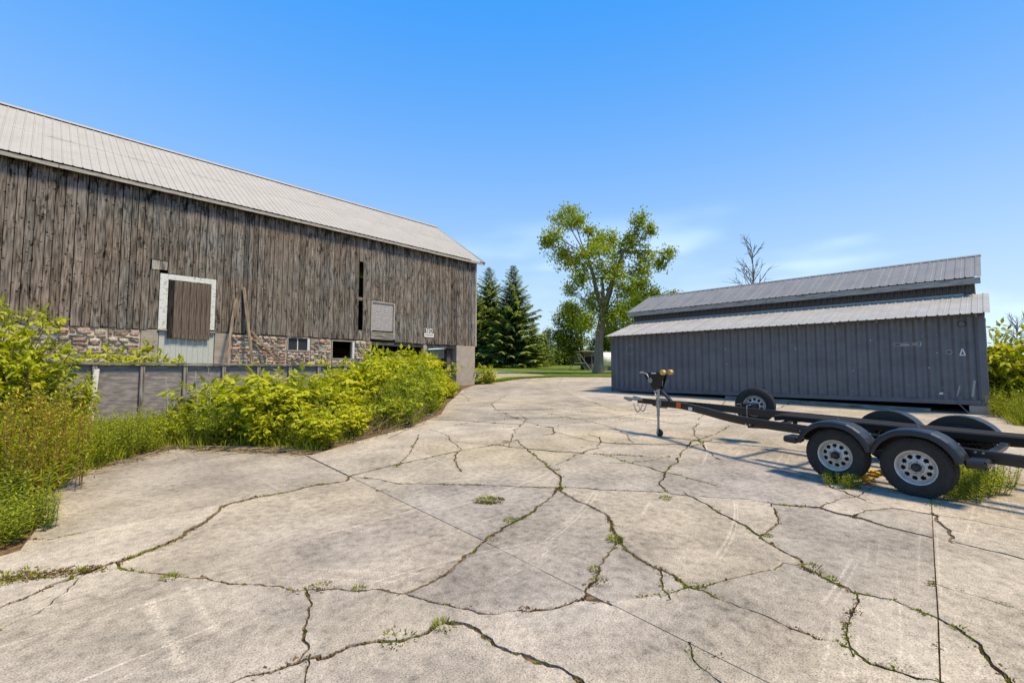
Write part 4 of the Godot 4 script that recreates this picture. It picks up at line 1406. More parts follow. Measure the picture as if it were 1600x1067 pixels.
	for x in [1.62, 0.86, -0.86, -2.2]:
		for k in [-0.03, 0.03]:
			mb = MB.new()
			mb.tube([Vector3(x + k, 0.545, -0.80), Vector3(x + k, 0.545, -0.815)], [0.011, 0.011], 6)
			part(mb, "bolt", mats.zinc, t)
	plain_box(t, "rating_plate", mats.sign_white, Vector3(2.92, 0.60, -0.262), Vector3(3.0, 0.655, -0.259), 0.0)
	# spare wheel held on the far rail with U-bolts
	wheel(t, Vector3(2.36, 0.67, 0.86), -1.0, Basis(Vector3.UP, 0.30))
	for k in [2.28, 2.50]:
		mb = MB.new()
		mb.tube([Vector3(k, 0.50, 0.415), Vector3(k, 0.70, 0.415), Vector3(k, 0.71, 0.62), Vector3(k, 0.50, 0.62)], [0.006, 0.006, 0.006, 0.006], 6)
		part(mb, "u_bolt", mats.zinc, t)
	plain_box(t, "spare_bracket", P, Vector3(2.26, 0.53, 0.56), Vector3(2.46, 0.72, 0.80))
	for s in [-1.0, 1.0]:
		plain_box(t, "tail_lamp", mats.red_lens, Vector3(-3.44, 0.52, s * 0.95 - 0.1), Vector3(-3.40, 0.60, s * 0.95 + 0.1), 0.005)
		plain_box(t, "lamp_bracket", P, Vector3(-3.40, 0.44, minf(s * 0.78, s * 1.0)), Vector3(-3.36, 0.52, maxf(s * 0.78, s * 1.0)))
	# a crumpled yellow strap left on the concrete between the wheels
	mb = MB.new()
	var nz := noise(9, 5.5, 2)
	var pos := Vector2(4.40, 5.72)
	for layer in 4:
		var pts := []
		for i in 17:
			var u := i / 16.0
			pts.append(Vector3(-0.15 + 0.30 * u, 0.012 + 0.034 * layer + 0.075 * absf(nz.get_noise_2d(i * 0.11, layer * 7.0)) * 2.0 * sin(PI * u), nz.get_noise_2d(i * 0.08, layer * 3.0 + 40.0) * 0.16 + (layer - 1.5) * 0.03))
		for i in 16:
			var a: Vector3 = pts[i]
			var b: Vector3 = pts[i + 1]
			var off := Vector3(0.01 * layer, 0.01 + nz.get_noise_1d(i * 0.2 + layer) * 0.03, 0.05)
			mb.quad(a, b, b + off, a + off)
	var o := part(mb, "crumpled_strap", mats.strap_yellow, self)
	o.position = w(pos.x, pos.y, 0.0)
	o.rotation.y = 0.5
	tag(o, "crumpled yellow webbing strap on the concrete between the trailer wheels", "strap")

# ---------------------------------------------------------------- plants
func rdir(flat := 0.0) -> Vector3:
	var v := Vector3(rng.randfn(), rng.randfn() * (1.0 - flat), rng.randfn())
	return v.normalized()

func green(h: float, v: float) -> Color:     # h 0 dark green .. 1 yellow green, linear
	var a := Color(0.17, 0.27, 0.026).lerp(Color(0.50, 0.49, 0.02), h)
	return a * v

# compound leaf of drooping leaflets
func compound(mb: MB, p: Vector3, dir: Vector3, L: float, h: float) -> void:
	var side := dir.cross(Vector3.UP).normalized()
	if side.length() < 0.5: side = Vector3.RIGHT
	mb.col = green(clampf(h + rng.randfn(0, 0.05), 0, 1), rnd(0.9, 1.1))
	var tip := p + dir * L * 0.55 - Vector3(0, L * 0.05, 0)
	for k in [[0.30, -1.0], [0.30, 1.0], [0.44, -1.0], [0.44, 1.0], [0.55, 0.0]]:
		if k[0] < 0.4 and rng.randf() < 0.35: continue
		var q: Vector3 = p + dir * L * k[0] - Vector3(0, L * 0.05 * k[0], 0)
		var d: Vector3 = (dir * (0.55 if k[1] != 0.0 else 1.0) + side * k[1] * 0.75 + Vector3(0, rnd(-0.75, -0.15), 0)).normalized()
		var s := d.cross(Vector3.UP + rdir() * 0.5).normalized()
		var ll := L * rnd(0.42, 0.58)
		mb.leaf(q, d, s, ll, ll * rnd(0.42, 0.56), 0.22)

func sapling_meshes(sd: int, stems: int, spread: float, h: float, n := 8, leafy := 0.18) -> Array:
	# unit-height many-stemmed sapling; returns [stems mesh, foliage mesh]
	rng.seed = sd
	var st := MB.new()
	var fo := MB.new()
	st.col = Color(0.13, 0.10, 0.05)
	for i in stems:
		var a := TAU * i / stems + rnd(-0.5, 0.5)
		var out := Vector3(cos(a), 0, sin(a)) * spread * rnd(0.25, 1.0)
		var hh := rnd(0.62, 1.0)
		var pts := []
		var rad := []
		for k in n:
			var u := k / float(n - 1)
			pts.append(out * pow(u, 1.3) + Vector3(0, hh * u * (1.0 - 0.12 * u), 0) + Vector3(rnd(-1, 1), 0, rnd(-1, 1)) * 0.02 * u)
			rad.append(lerpf(0.011, 0.003, u))
		st.tube(pts, rad, 5, false)
		for k in range(1, n):
			for sub in 3:
				var p: Vector3 = pts[k].lerp(pts[k - 1], sub / 3.0)
				var az := rnd(0, TAU)
				for q in (2 if k > 2 and sub != 1 else 1):
					var b := az + TAU * q / 3.0 + rnd(-0.4, 0.4)
					var d := Vector3(cos(b), rnd(-0.1, 0.55), sin(b)).normalized()
					compound(fo, p + d * rnd(0.0, leafy * 0.7), d, leafy * rnd(0.75, 1.25), h)
				if k == n - 1:
					compound(fo, p, Vector3(rnd(-0.4, 0.4), 0.9, rnd(-0.4, 0.4)).normalized(), leafy, h)
	var m0 := st.mesh(); m0.surface_set_material(0, mats.stalk)
	var m1 := fo.mesh(); m1.surface_set_material(0, mats.leaf)
	return [m0, m1]

func weed_meshes(sd: int, stems: int, spread: float, h: float, seedy := 0.0) -> Array:
	rng.seed = sd
	var st := MB.new()
	var fo := MB.new()
	for i in stems:
		var a := rnd(0, TAU)
		var foot := Vector3(cos(a), 0, sin(a)) * spread * sqrt(rng.randf())
		var hh := rnd(0.55, 1.0)
		var top := foot * 1.35 + Vector3(rnd(-0.08, 0.08), hh, rnd(-0.08, 0.08))
		st.col = Color(0.10, 0.13, 0.03) if seedy < 0.5 else Color(0.20, 0.10, 0.035)
		st.tube([foot, foot.lerp(top, 0.5) + Vector3(rnd(-0.02, 0.02), 0, rnd(-0.02, 0.02)), top], [0.006, 0.005, 0.002], 4, false)
		var n := int(30 * hh)
		for k in n:
			var u := 0.12 + 0.88 * k / n
			var p := foot.lerp(top, u)
			var b := k * 2.4 + a
			if rng.randf() < seedy * smoothstep(0.35, 0.6, u):
				fo.col = Color(0.50, 0.38, 0.05) * rnd(0.8, 1.2) if rng.randf() < 0.35 else Color(0.34, 0.37, 0.025) * rnd(0.7, 1.2)
				for q in 3:
					var d := Vector3(cos(b + q * 2.1), rnd(0.2, 1.2), sin(b + q * 2.1)).normalized()
					fo.leaf(p + d * rnd(0.0, 0.05), d, d.cross(Vector3.UP).normalized(), rnd(0.03, 0.055), rnd(0.015, 0.026))
			else:
				fo.col = green(clampf(h + rng.randfn(0, 0.05), 0, 1), rnd(0.9, 1.1))
				var d := Vector3(cos(b), rnd(0.1, 0.8), sin(b)).normalized()
				var ll := rnd(0.09, 0.17) * (1.15 - 0.5 * u)
				fo.leaf(p, d, d.cross(Vector3.UP).normalized(), ll, ll * rnd(0.16, 0.26), 0.2)
	var m0 := st.mesh(); m0.surface_set_material(0, mats.stalk)
	var m1 := fo.mesh(); m1.surface_set_material(0, mats.leaf)
	return [m0, m1]

func grass_mesh(sd: int, blades: int, h: float, spread: float, dry: float) -> ArrayMesh:
	rng.seed = sd
	var mb := MB.new()
	for i in blades:
		var a := rnd(0, TAU)
		var p := Vector3(cos(a), 0, sin(a)) * spread * sqrt(rng.randf())
		mb.col = ((Color(0.28, 0.21, 0.09) if h > 0.03 else Color(0.31, 0.185, 0.095)) if rng.randf() < dry else green(rnd(0.25, 0.75), 1.0)) * rnd(0.75, 1.2)
		var d := (Vector3.UP + Vector3(cos(a), 0, sin(a)) * rnd(0.0, 0.5) + rdir() * 0.15).normalized()
		mb.blade(p, d, Vector3(cos(a), -0.5, sin(a)) * rnd(0.2, 0.9), h * rnd(0.5, 1.0), rnd(0.005, 0.010) + h * 0.008)
	var m := mb.mesh(); m.surface_set_material(0, mats.leaf)
	return m

func plant(kind: Array, called: String, label: String, cat: String, group: String, x: float, d: float, hgt: float, wide := 1.0) -> void:
	var o := thing(called, label, cat, Transform3D(Basis(Vector3.UP, rnd(0, TAU)).scaled(Vector3(hgt * wide, hgt, hgt * wide)), w(x, d, -0.01)), group)
	shared(kind[0], "stems", o)
	shared(kind[1], "foliage", o)

func many(called: String, mesh: Mesh, xf: Array, cols: Array, label: String, cat: String) -> void:
	var mm := MultiMesh.new()
	mm.transform_format = MultiMesh.TRANSFORM_3D
	mm.use_colors = true
	mm.mesh = mesh
	mm.instance_count = xf.size()
	for i in xf.size():
		mm.set_instance_transform(i, xf[i])
		mm.set_instance_color(i, cols[i])
	var o := MultiMeshInstance3D.new()
	o.name = called
	o.multimesh = mm
	add_child(o, true)
	tag(o, label, cat, "", "stuff")

# how high the growth stands at a bearing (x over d), as an angle above the eye
func skyline(b: float) -> float:
	var t := [[-1.3, 0.06], [-0.80, -0.07], [-0.70, -0.03], [-0.62, 0.0], [-0.55, 0.006], [-0.48, 0.008], [-0.40, 0.014], [-0.30, 0.028], [-0.23, 0.075], [-0.17, 0.05], [-0.11, -0.005], [0.0, -0.03]]
	for i in t.size() - 1:
		if b <= t[i + 1][0]:
			return lerpf(t[i][1], t[i + 1][1], clampf((b - t[i][0]) / (t[i + 1][0] - t[i][0]), 0, 1))
	return -0.03

func build_plants() -> void:
	var elder := []
	for i in 6:
		elder.append(sapling_meshes(700 + i, 5 + i % 2, 0.58, [0.35, 0.55, 0.66, 0.78, 0.6, 0.92][i], 8, [0.19, 0.27, 0.22, 0.28, 0.24, 0.25][i]))
	var shoot := [sapling_meshes(715, 3, 0.22, 0.85, 9, 0.17), sapling_meshes(716, 4, 0.26, 0.7, 9, 0.16)]
	var tall := [sapling_meshes(720, 11, 0.40, 0.62, 14, 0.105), sapling_meshes(721, 10, 0.38, 0.7, 14, 0.11)]
	var rod := []
	for i in 4:
		rod.append(weed_meshes(740 + i, 26, 0.34, 0.42 + 0.06 * i))
	var dock := [weed_meshes(760, 20, 0.26, 0.5, 1.0), weed_meshes(761, 17, 0.24, 0.55, 0.9)]
	var low := [weed_meshes(770, 60, 0.55, 0.55), weed_meshes(771, 54, 0.52, 0.68)]
	rng.seed = 801
	var G1 := "saplings in the thicket along the pavement"
	var G2 := "leafy weeds in the thicket along the pavement"
	# thicket between the pavement's edge and the fence: along the edge, then back from it
	var edge := pv([-6.3, 8.1, -5.6, 8.15, -5.0, 7.95, -4.3, 7.95, -3.3, 7.75, -3.05, 8.7, -2.5, 10.3, -2.15, 12.6, -2.45, 15.5, -2.5, 19.0, -2.6, 22.0])
	var i := 0
	for seg in edge.size() - 1:
		var a := edge[seg]
		var b := edge[seg + 1]
		var back := Vector2(-(b - a).y, (b - a).x).normalized()
		if back.x > 0.2: back = -back
		if seg < 4: back = Vector2(-0.35, 0.94)
		var n := maxi(2, int((b - a).length() * 1.75))
		for k in n:
			for row in 4:
				var off: float = [0.12, 0.75, 1.6, 2.5][row] + rnd(-0.15, 0.3)
				var p: Vector2 = a.lerp(b, (k + rng.randf()) / n) + back * off
				var most := 1.55 - gy(p.y) + skyline(p.x / p.y) * p.y
				var hh: float = most * rnd(0.62, 1.04) * [0.50, 0.78, 0.94, 0.98][row]
				i += 1
				hh = clampf(hh, 0.35, 2.4)
				var pick := rng.randf()
				var bear := p.x / p.y
				var where: String = ["at the pavement's very edge", "a step back from the pavement", "in the middle of the thicket", "at the back of the thicket"][row] + (", left of the fence's middle" if bear < -0.55 else (", before the fence's right half" if bear < -0.38 else (", right of the fence's end" if bear < -0.22 else ", towards the barn's pier")))
				if pick < 0.10 and row > 0:
					plant(shoot[i % 2], "box_elder_sapling", "slender upright sapling " + where, "sapling", G1, p.x, p.y, hh * 1.16, 1.0)
				elif pick < 0.58:
					plant(elder[i % 6], "box_elder_sapling", "bushy yellow-green sapling " + where, "sapling", G1, p.x, p.y, hh, rnd(0.8, 1.15))
				else:
					plant(rod[i % 4], "goldenrod_clump", "narrow-leaved green weed clump " + where, "weed", G2, p.x, p.y, hh * 0.92, rnd(0.8, 1.2) * clampf(1.0 / hh, 0.7, 1.2))
	# tall saplings at the left side of the yard
	for q in [[-7.7, 7.4, 2.2], [-8.4, 7.5, 2.7], [-9.3, 8.2, 2.75], [-7.6, 8.0, 1.5], [-9.6, 7.6, 2.6]]:
		plant(tall[i % 2], "box_elder_sapling", "tall yellow-green box elder sapling left of the plywood fence", "sapling", "tall saplings left of the fence", q[0], q[1], q[2], rnd(0.65, 0.85))
		i += 1
	# behind the fence, against the barn
	for q in [[-10.2, 13.3, 1.75, 0.9], [-10.9, 13.2, 2.15, 0.7], [-11.5, 12.8, 1.7, 0.9], [-7.5, 15.6, 1.65, 1.0], [-6.6, 16.3, 1.72, 0.9], [-5.9, 17.2, 1.75, 0.9], [-5.2, 18.2, 2.1, 0.7], [-8.4, 14.9, 1.5, 0.9]]:
		plant(elder[i % 6], "box_elder_sapling", "green sapling growing between the plywood fence and the barn", "sapling", "saplings behind the fence", q[0], q[1], q[2], q[3])
		i += 1
	# rusty docks and low weeds at the left edge
	for q in [[-5.0, 4.75, 1.05], [-5.4, 5.1, 1.2], [-5.75, 5.6, 1.25], [-5.25, 5.45, 1.1], [-6.1, 6.1, 1.2], [-5.7, 5.05, 1.3], [-6.4, 5.7, 1.3], [-6.3, 6.6, 1.0]]:
		plant(dock[i % 2], "dock_clump", "tall rusty yellow seeding weed at the left edge of the yard", "weed", "seeding weeds at the left edge", q[0], q[1], q[2], 0.85)
		i += 1
	for q in [[-4.75, 4.45, 0.55], [-4.45, 4.12, 0.42], [-5.0, 4.35, 0.6], [-5.35, 4.75, 0.6], [-4.75, 3.9, 0.5], [-5.3, 4.2, 0.6], [-4.3, 3.85, 0.42], [-4.22, 3.62, 0.34], [-4.5, 3.65, 0.45], [-4.35, 4.25, 0.4]]:
		plant(rod[i % 4], "goldenrod_clump", "bright green leafy weed at the near left edge of the yard", "weed", "leafy weeds at the near left edge", q[0], q[1], q[2], 1.2)
		i += 1
	for q in [[-6.1, 6.9, 0.62], [-6.3, 7.4, 0.7], [-6.8, 7.0, 0.7], [-6.6, 7.8, 0.75], [-6.05, 7.6, 0.55], [-7.0, 6.4, 0.8], [-6.3, 6.4, 0.55], [-7.4, 6.9, 0.8], [-7.3, 8.6, 0.6], [-6.6, 8.8, 0.7]]:
		plant(low[i % 2], "low_weed_patch", "low bushy green weed in front of the plywood fence", "weed", "low weeds before the fence", q[0], q[1], q[2], 1.0)
		i += 1
	# by the barn's far pier
	for q in [[-1.75, 27.2, 1.25, 0.95], [-1.35, 27.7, 0.95, 1.0]]:
		plant(elder[(i + 1) % 6], "leafy_bush", "round green bush at the foot of the barn's concrete pier", "bush", "bushes at the barn pier", q[0], q[1], q[2], q[3])
		i += 1
	# bushes at the container's near end
	for q in [[14.1, 13.3, 2.55, 0.55], [14.9, 13.9, 2.7, 0.6], [15.6, 13.1, 2.4, 0.7], [16.4, 14.4, 2.8, 0.7], [14.5, 12.9, 1.9, 0.6], [15.2, 12.3, 1.5, 0.9]]:
		plant(elder[i % 6], "leafy_bush", "tall green bush growing beyond the container's near corner", "bush", "bushes beyond the container", q[0], q[1], q[2], q[3])
		i += 1
	for q in [[13.0, 11.9, 0.75], [13.6, 12.2, 0.9], [14.1, 11.7, 0.9], [12.7, 11.3, 0.6], [13.3, 11.2, 0.7], [12.25, 10.75, 0.5], [13.2, 10.4, 0.6], [13.9, 10.9, 0.8]]:
		plant(low[i % 2], "low_weed_patch", "low yellow-green weed on the verge past the container", "weed", "weeds on the right verge", q[0], q[1], q[2], 1.0)
		i += 1
	# weeds round the trailer's wheels and in the cracks
	for q in [[4.90, 5.10, 0.26], [5.2, 5.35, 0.36], [5.55, 5.5, 0.40], [5.0, 5.5, 0.3], [5.9, 5.8, 0.4], [5.35, 5.6, 0.36]]:
		plant(low[i % 2], "low_weed_patch", "green weed growing behind the trailer's rear wheel", "weed", "weeds behind the rear wheel", q[0], q[1], q[2], 1.4)
		i += 1
	plant(low[0], "low_weed_patch", "small green weed at the foot of the trailer's front wheel", "weed", "", 4.00, 5.60, 0.20, 1.6)
	var tuft := [grass_mesh(901, 60, 0.085, 0.06, 0.35), grass_mesh(902, 70, 0.065, 0.085, 0.6), grass_mesh(903, 420, 0.065, 0.12, 0.6)]
	var spots := [-0.02, 4.42, -0.18, 4.0, 0.87, 3.96, 0.96, 4.25, 2.23, 4.06, 2.21, 3.45, 2.25, 3.29, 1.37, 3.01, -1.03, 3.14, -1.3, 3.18, 0.61, 3.43, 0.6, 3.24, 1.69, 5.1, 4.44, 4.88, 6.88, 11.09, -5.14, 7.06, -2.4, 3.29, -0.88, 3.07, 1.24, 3.2, -0.63, 2.6, -0.4, 2.71, 2.9, 3.2, 2.55, 2.69, 1.95, 2.39, 1.22, 7.96, 1.64, 8.56, 0.62, 6.39, -0.12, 8.56]
	rng.seed = 905
	for k in range(0, spots.size(), 2):
		var s := rnd(0.35, 0.8)
		var o := shared(tuft[k / 2 % 2], "grass_tuft", self, Transform3D(Basis(Vector3.UP, rnd(0, TAU)).scaled(Vector3(s * 1.3, s, s * 1.3)), w(spots[k], spots[k + 1], -0.006)))
		tag(o, "small grass tuft growing in a crack of the concrete", "grass tuft", "tufts in the pavement cracks")
	var mound := shared(tuft[2], "weed_mound", self, Transform3D(Basis().scaled(Vector3(1.35, 0.9, 1.0)), w(-0.25, 5.03, -0.01)))
	tag(mound, "round brownish weed mound alone in the middle of a slab", "weed mound")

	# moss and small weeds along the cracks
	rng.seed = 911
	var mossm := grass_mesh(904, 12, 0.026, 0.024, 0.15)
	var drym := grass_mesh(908, 14, 0.024, 0.026, 0.92)
	var xd := []
	var cd := []
	var xf := []
	var cols := []
	var grow := noise(55, 0.9, 3)
	for c in crack_points:
		var p: Vector2 = c[0]
		if p.y > 16.0 or p.y < 1.8: continue
		var g := grow.get_noise_2d(p.x, p.y) + (-0.25 if c[2] else 0.12)
		var want := clampf((0.6 + g * 5.0 + c[1] * 45.0) * clampf(p.y / 5.0, 0.8, 1.8), 0, 7)
		var n := int(want) + (1 if rng.randf() < want - int(want) else 0)
		for k in n:
			var q: Vector2 = p + Vector2(rnd(-1, 1), rnd(-1, 1)) * (c[1] * 0.8 + 0.006)
			var s := rnd(0.4, 1.0) * (1.7 if rng.randf() < 0.06 else 1.0)
			var t := Transform3D(Basis(Vector3.UP, rnd(0, TAU)).scaled(Vector3.ONE * s), w(q.x, q.y, -0.005))
			if grow.get_noise_2d(p.x * 2.0 + 40.0, p.y * 2.0) + rng.randf() * 0.5 > 0.12:
				xd.append(t); cd.append(Color(1, 1, 1) * rnd(0.6, 1.2))
			else:
				xf.append(t); cols.append(Color(0.8, 0.85, 0.7))
	# the grown-over gap at the left edge and the rotten corner at the right
	for k in 800:
		var u := rng.randf()
		var q := Vector2(-4.15, 3.1).lerp(Vector2(-3.02, 3.42), u) + Vector2(rng.randfn(0, 0.05), rng.randfn(0, 0.11 * (1.15 - u)))
		var t := Transform3D(Basis(Vector3.UP, rnd(0, TAU)).scaled(Vector3.ONE * rnd(0.6, 1.6)), w(q.x, q.y, -0.004))
		if rng.randf() < 0.8:
			xd.append(t); cd.append(Color(1, 1, 1) * rnd(0.7, 1.3))
		else:
			xf.append(t); cols.append(Color(0.85, 0.9, 0.7))
	for k in 900:
		var q := Vector2(1.80, 2.36) + Vector2(clampf(rng.randfn(0, 0.08), -0.15, 0.15), clampf(rng.randfn(0, 0.035), -0.06, 0.06))
		xd.append(Transform3D(Basis(Vector3.UP, rnd(0, TAU)).scaled(Vector3(1.2, 0.6, 1.2)), w(q.x, q.y, -0.004)))
		cd.append(Color(0.9, 0.8, 0.8))
	many("dry_crack_weeds", drym, xd, cd, "rusty brown dry weeds and litter along the pavement cracks", "dry weeds")
	many("crack_moss", mossm, xf, cols, "green moss and seedlings along the pavement cracks", "moss")

	# grass among the weeds
	xf = []; cols = []
	rng.seed = 921
	var gm := grass_mesh(906, 12, 0.34, 0.10, 0.12)
	for k in 2600:
		var p := Vector2(rnd(-9.5, -2.3), rnd(3.9, 15.0))
		if Geometry2D.is_point_in_polygon(p, pv(YARD)) or p.x > -4.2 and p.y < 7.5: continue
		var s := rnd(0.6, 1.35)
		xf.append(Transform3D(Basis(Vector3.UP, rnd(0, TAU)).scaled(Vector3(1.2, s, 1.2)), w(p.x, p.y, -0.02)))
		cols.append(Color(1, 1, 1) * rnd(0.8, 1.15))
	for k in 1500:
		var p := Vector2(rnd(11.6, 18.0), rnd(8.0, 15.5))
		if Geometry2D.is_point_in_polygon(p, pv(YARD)): continue
		xf.append(Transform3D(Basis(Vector3.UP, rnd(0, TAU)).scaled(Vector3(1.3, rnd(0.7, 1.4), 1.3)), w(p.x, p.y, 0.0)))
		cols.append(Color(1.15, 1.1, 0.9))
	for k in 2200:     # a ragged lip of longer grass where the lawn meets the concrete
		var e := rng.randi() % 4
		var ln: Array = [[-2.1, 27.4, -0.9, 30.2], [-0.9, 30.2, 0.4, 34.4], [0.4, 34.4, 3.7, 37.9], [3.7, 37.9, 8.4, 37.3]][e]
		var p := Vector2(ln[0], ln[1]).lerp(Vector2(ln[2], ln[3]), rng.randf()) + Vector2(-0.4, 0.7) * absf(rng.randfn(0, 0.8))
		xf.append(Transform3D(Basis(Vector3.UP, rnd(0, TAU)).scaled(Vector3(2.0, rnd(0.25, 0.6), 2.0)), w(p.x, p.y, 0.0)))
		cols.append(Color(0.9, 1.0, 0.8))
	many("grass", gm, xf, cols, "uncut grass among the weeds and along the lawn edge", "grass")

	# dead stalks and twigs washed up along the thicket's foot
	rng.seed = 931
	var mb := MB.new()
	for k in 330:
		var u := rng.randf()
		var e: Array = [[-5.9, 7.9, -4.3, 7.75], [-4.6, 7.75, -3.3, 7.45], [-3.3, 7.6, -2.5, 10.0], [-2.5, 10.0, -2.1, 12.5], [-5.6, 6.0, -5.8, 7.8]][[0, 0, 1, 1, 1, 2, 3, 4][rng.randi() % 8]]
		var c := Vector2(e[0], e[1]).lerp(Vector2(e[2], e[3]), u) + Vector2(rng.randfn(0, 0.10), rng.randfn(0, 0.10))
		var a := rng.randfn(0.0, 0.8)
		var L := rnd(0.10, 0.55)
		var d := Vector3(cos(a), rnd(-0.05, 0.18), sin(a)) * L
		mb.col = Color(0.34, 0.26, 0.16) * rnd(0.45, 1.3)
		var p := w(c.x, c.y, rnd(0.006, 0.05))
		mb.tube([p - d * 0.5 + Vector3(0, maxf(0, d.y * 0.5), 0), p + Vector3(0, 0.01, 0), p + d * 0.5 + Vector3(0, maxf(0, -d.y * 0.5), 0)], [0.005, 0.005, 0.003], 4, false)
	var ds := part(mb, "dead_stalks", mats.stalk, self)
	tag(ds, "dry brown stalks and twigs littering the foot of the thicket", "dead stalks", "", "stuff")
	for q in [[-2.95, 9.2, -2.0, 1.3], [-2.75, 10.6, -1.6, 1.1]]:      # dead brush heaps
		mb = MB.new()
		for k in 60:
			mb.col = Color(0.27, 0.19, 0.11) * rnd(0.5, 1.2)
			var p := w(q[0] + rng.randfn(0, 0.3), q[1] + rng.randfn(0, 0.35), 0.02)
			var d := Vector3(rng.randfn(0.3, 0.4), rnd(0.2, 0.8), rng.randfn(0, 0.4)) * rnd(0.4, 0.9)
			mb.tube([p, p + d * 0.5 + Vector3(0, 0.03, 0), p + d], [0.006, 0.004, 0.002], 4, false)
		tag(part(mb, "dead_brush", mats.stalk, self), "heap of dry dead stems at the thicket's edge", "dead brush", "dead brush at the thicket's edge")
	# dry flower stalks standing before the fence
	for q in [[-6.05, 8.75, 1.25], [-5.9, 8.9, 1.35], [-6.5, 8.6, 1.2]]:
		mb = MB.new()
		mb.col = Color(0.42, 0.36, 0.27)
		var p := w(q[0], q[1])
		mb.tube([p, p + Vector3(0.03, q[2] * 0.6, 0), p + Vector3(-0.02, q[2], 0.02)], [0.008, 0.006, 0.004], 5)
		for k in 14:
			var h: float = q[2] * rnd(0.65, 1.0)
			var d := Vector3(rng.randfn(0, 1), 1.0, rng.randfn(0, 1)).normalized() * rnd(0.05, 0.14)
			mb.tube([p + Vector3(0, h, 0), p + Vector3(0, h, 0) + d], [0.003, 0.002], 4, false)
		tag(part(mb, "dry_stalk", mats.stalk, self), "pale dry flower stalk standing before the plywood fence", "dry stalk", "dry stalks before the fence")

# ---------------------------------------------------------------- trees
func limb(mb: MB, a: Vector3, b: Vector3, r0: float, r1: float, sides := 7) -> Array:
	var pts := []
	var rad := []
	var n := 6
	var off := rdir(0.3) * (b - a).length() * 0.06
	for i in n:
		var u := i / float(n - 1)
		pts.append(a.lerp(b, u) + off * sin(PI * u) + rdir() * r0 * 0.25 * (1.0 if i > 0 and i < n - 1 else 0.0))
		rad.append(lerpf(r0, r1, u))
	mb.tube(pts, rad, sides, true)
	return pts

func crown(mb: MB, c: Vector3, r: float, clumps: int, leaves: int, size: float, dark: Color, light: Color) -> void:
	for k in clumps:
		var o := c + rdir() * Vector3(1, 0.85, 1) * r * pow(rng.randf(), 0.45)
		var tone := rng.randf()
		for j in leaves:
			var p := o + rdir() * rnd(0.0, 1.0) * size * 3.2
			mb.col = dark.lerp(light, clampf(tone + rng.randfn(0, 0.2), 0, 1)) * rnd(0.88, 1.12)
			var d := (rdir() + Vector3(0, -0.25, 0)).normalized()
			mb.leaf(p, d, d.cross(Vector3.UP + rdir() * 0.6).normalized(), size * rnd(0.7, 1.3), size * rnd(0.5, 0.8), 0.15)

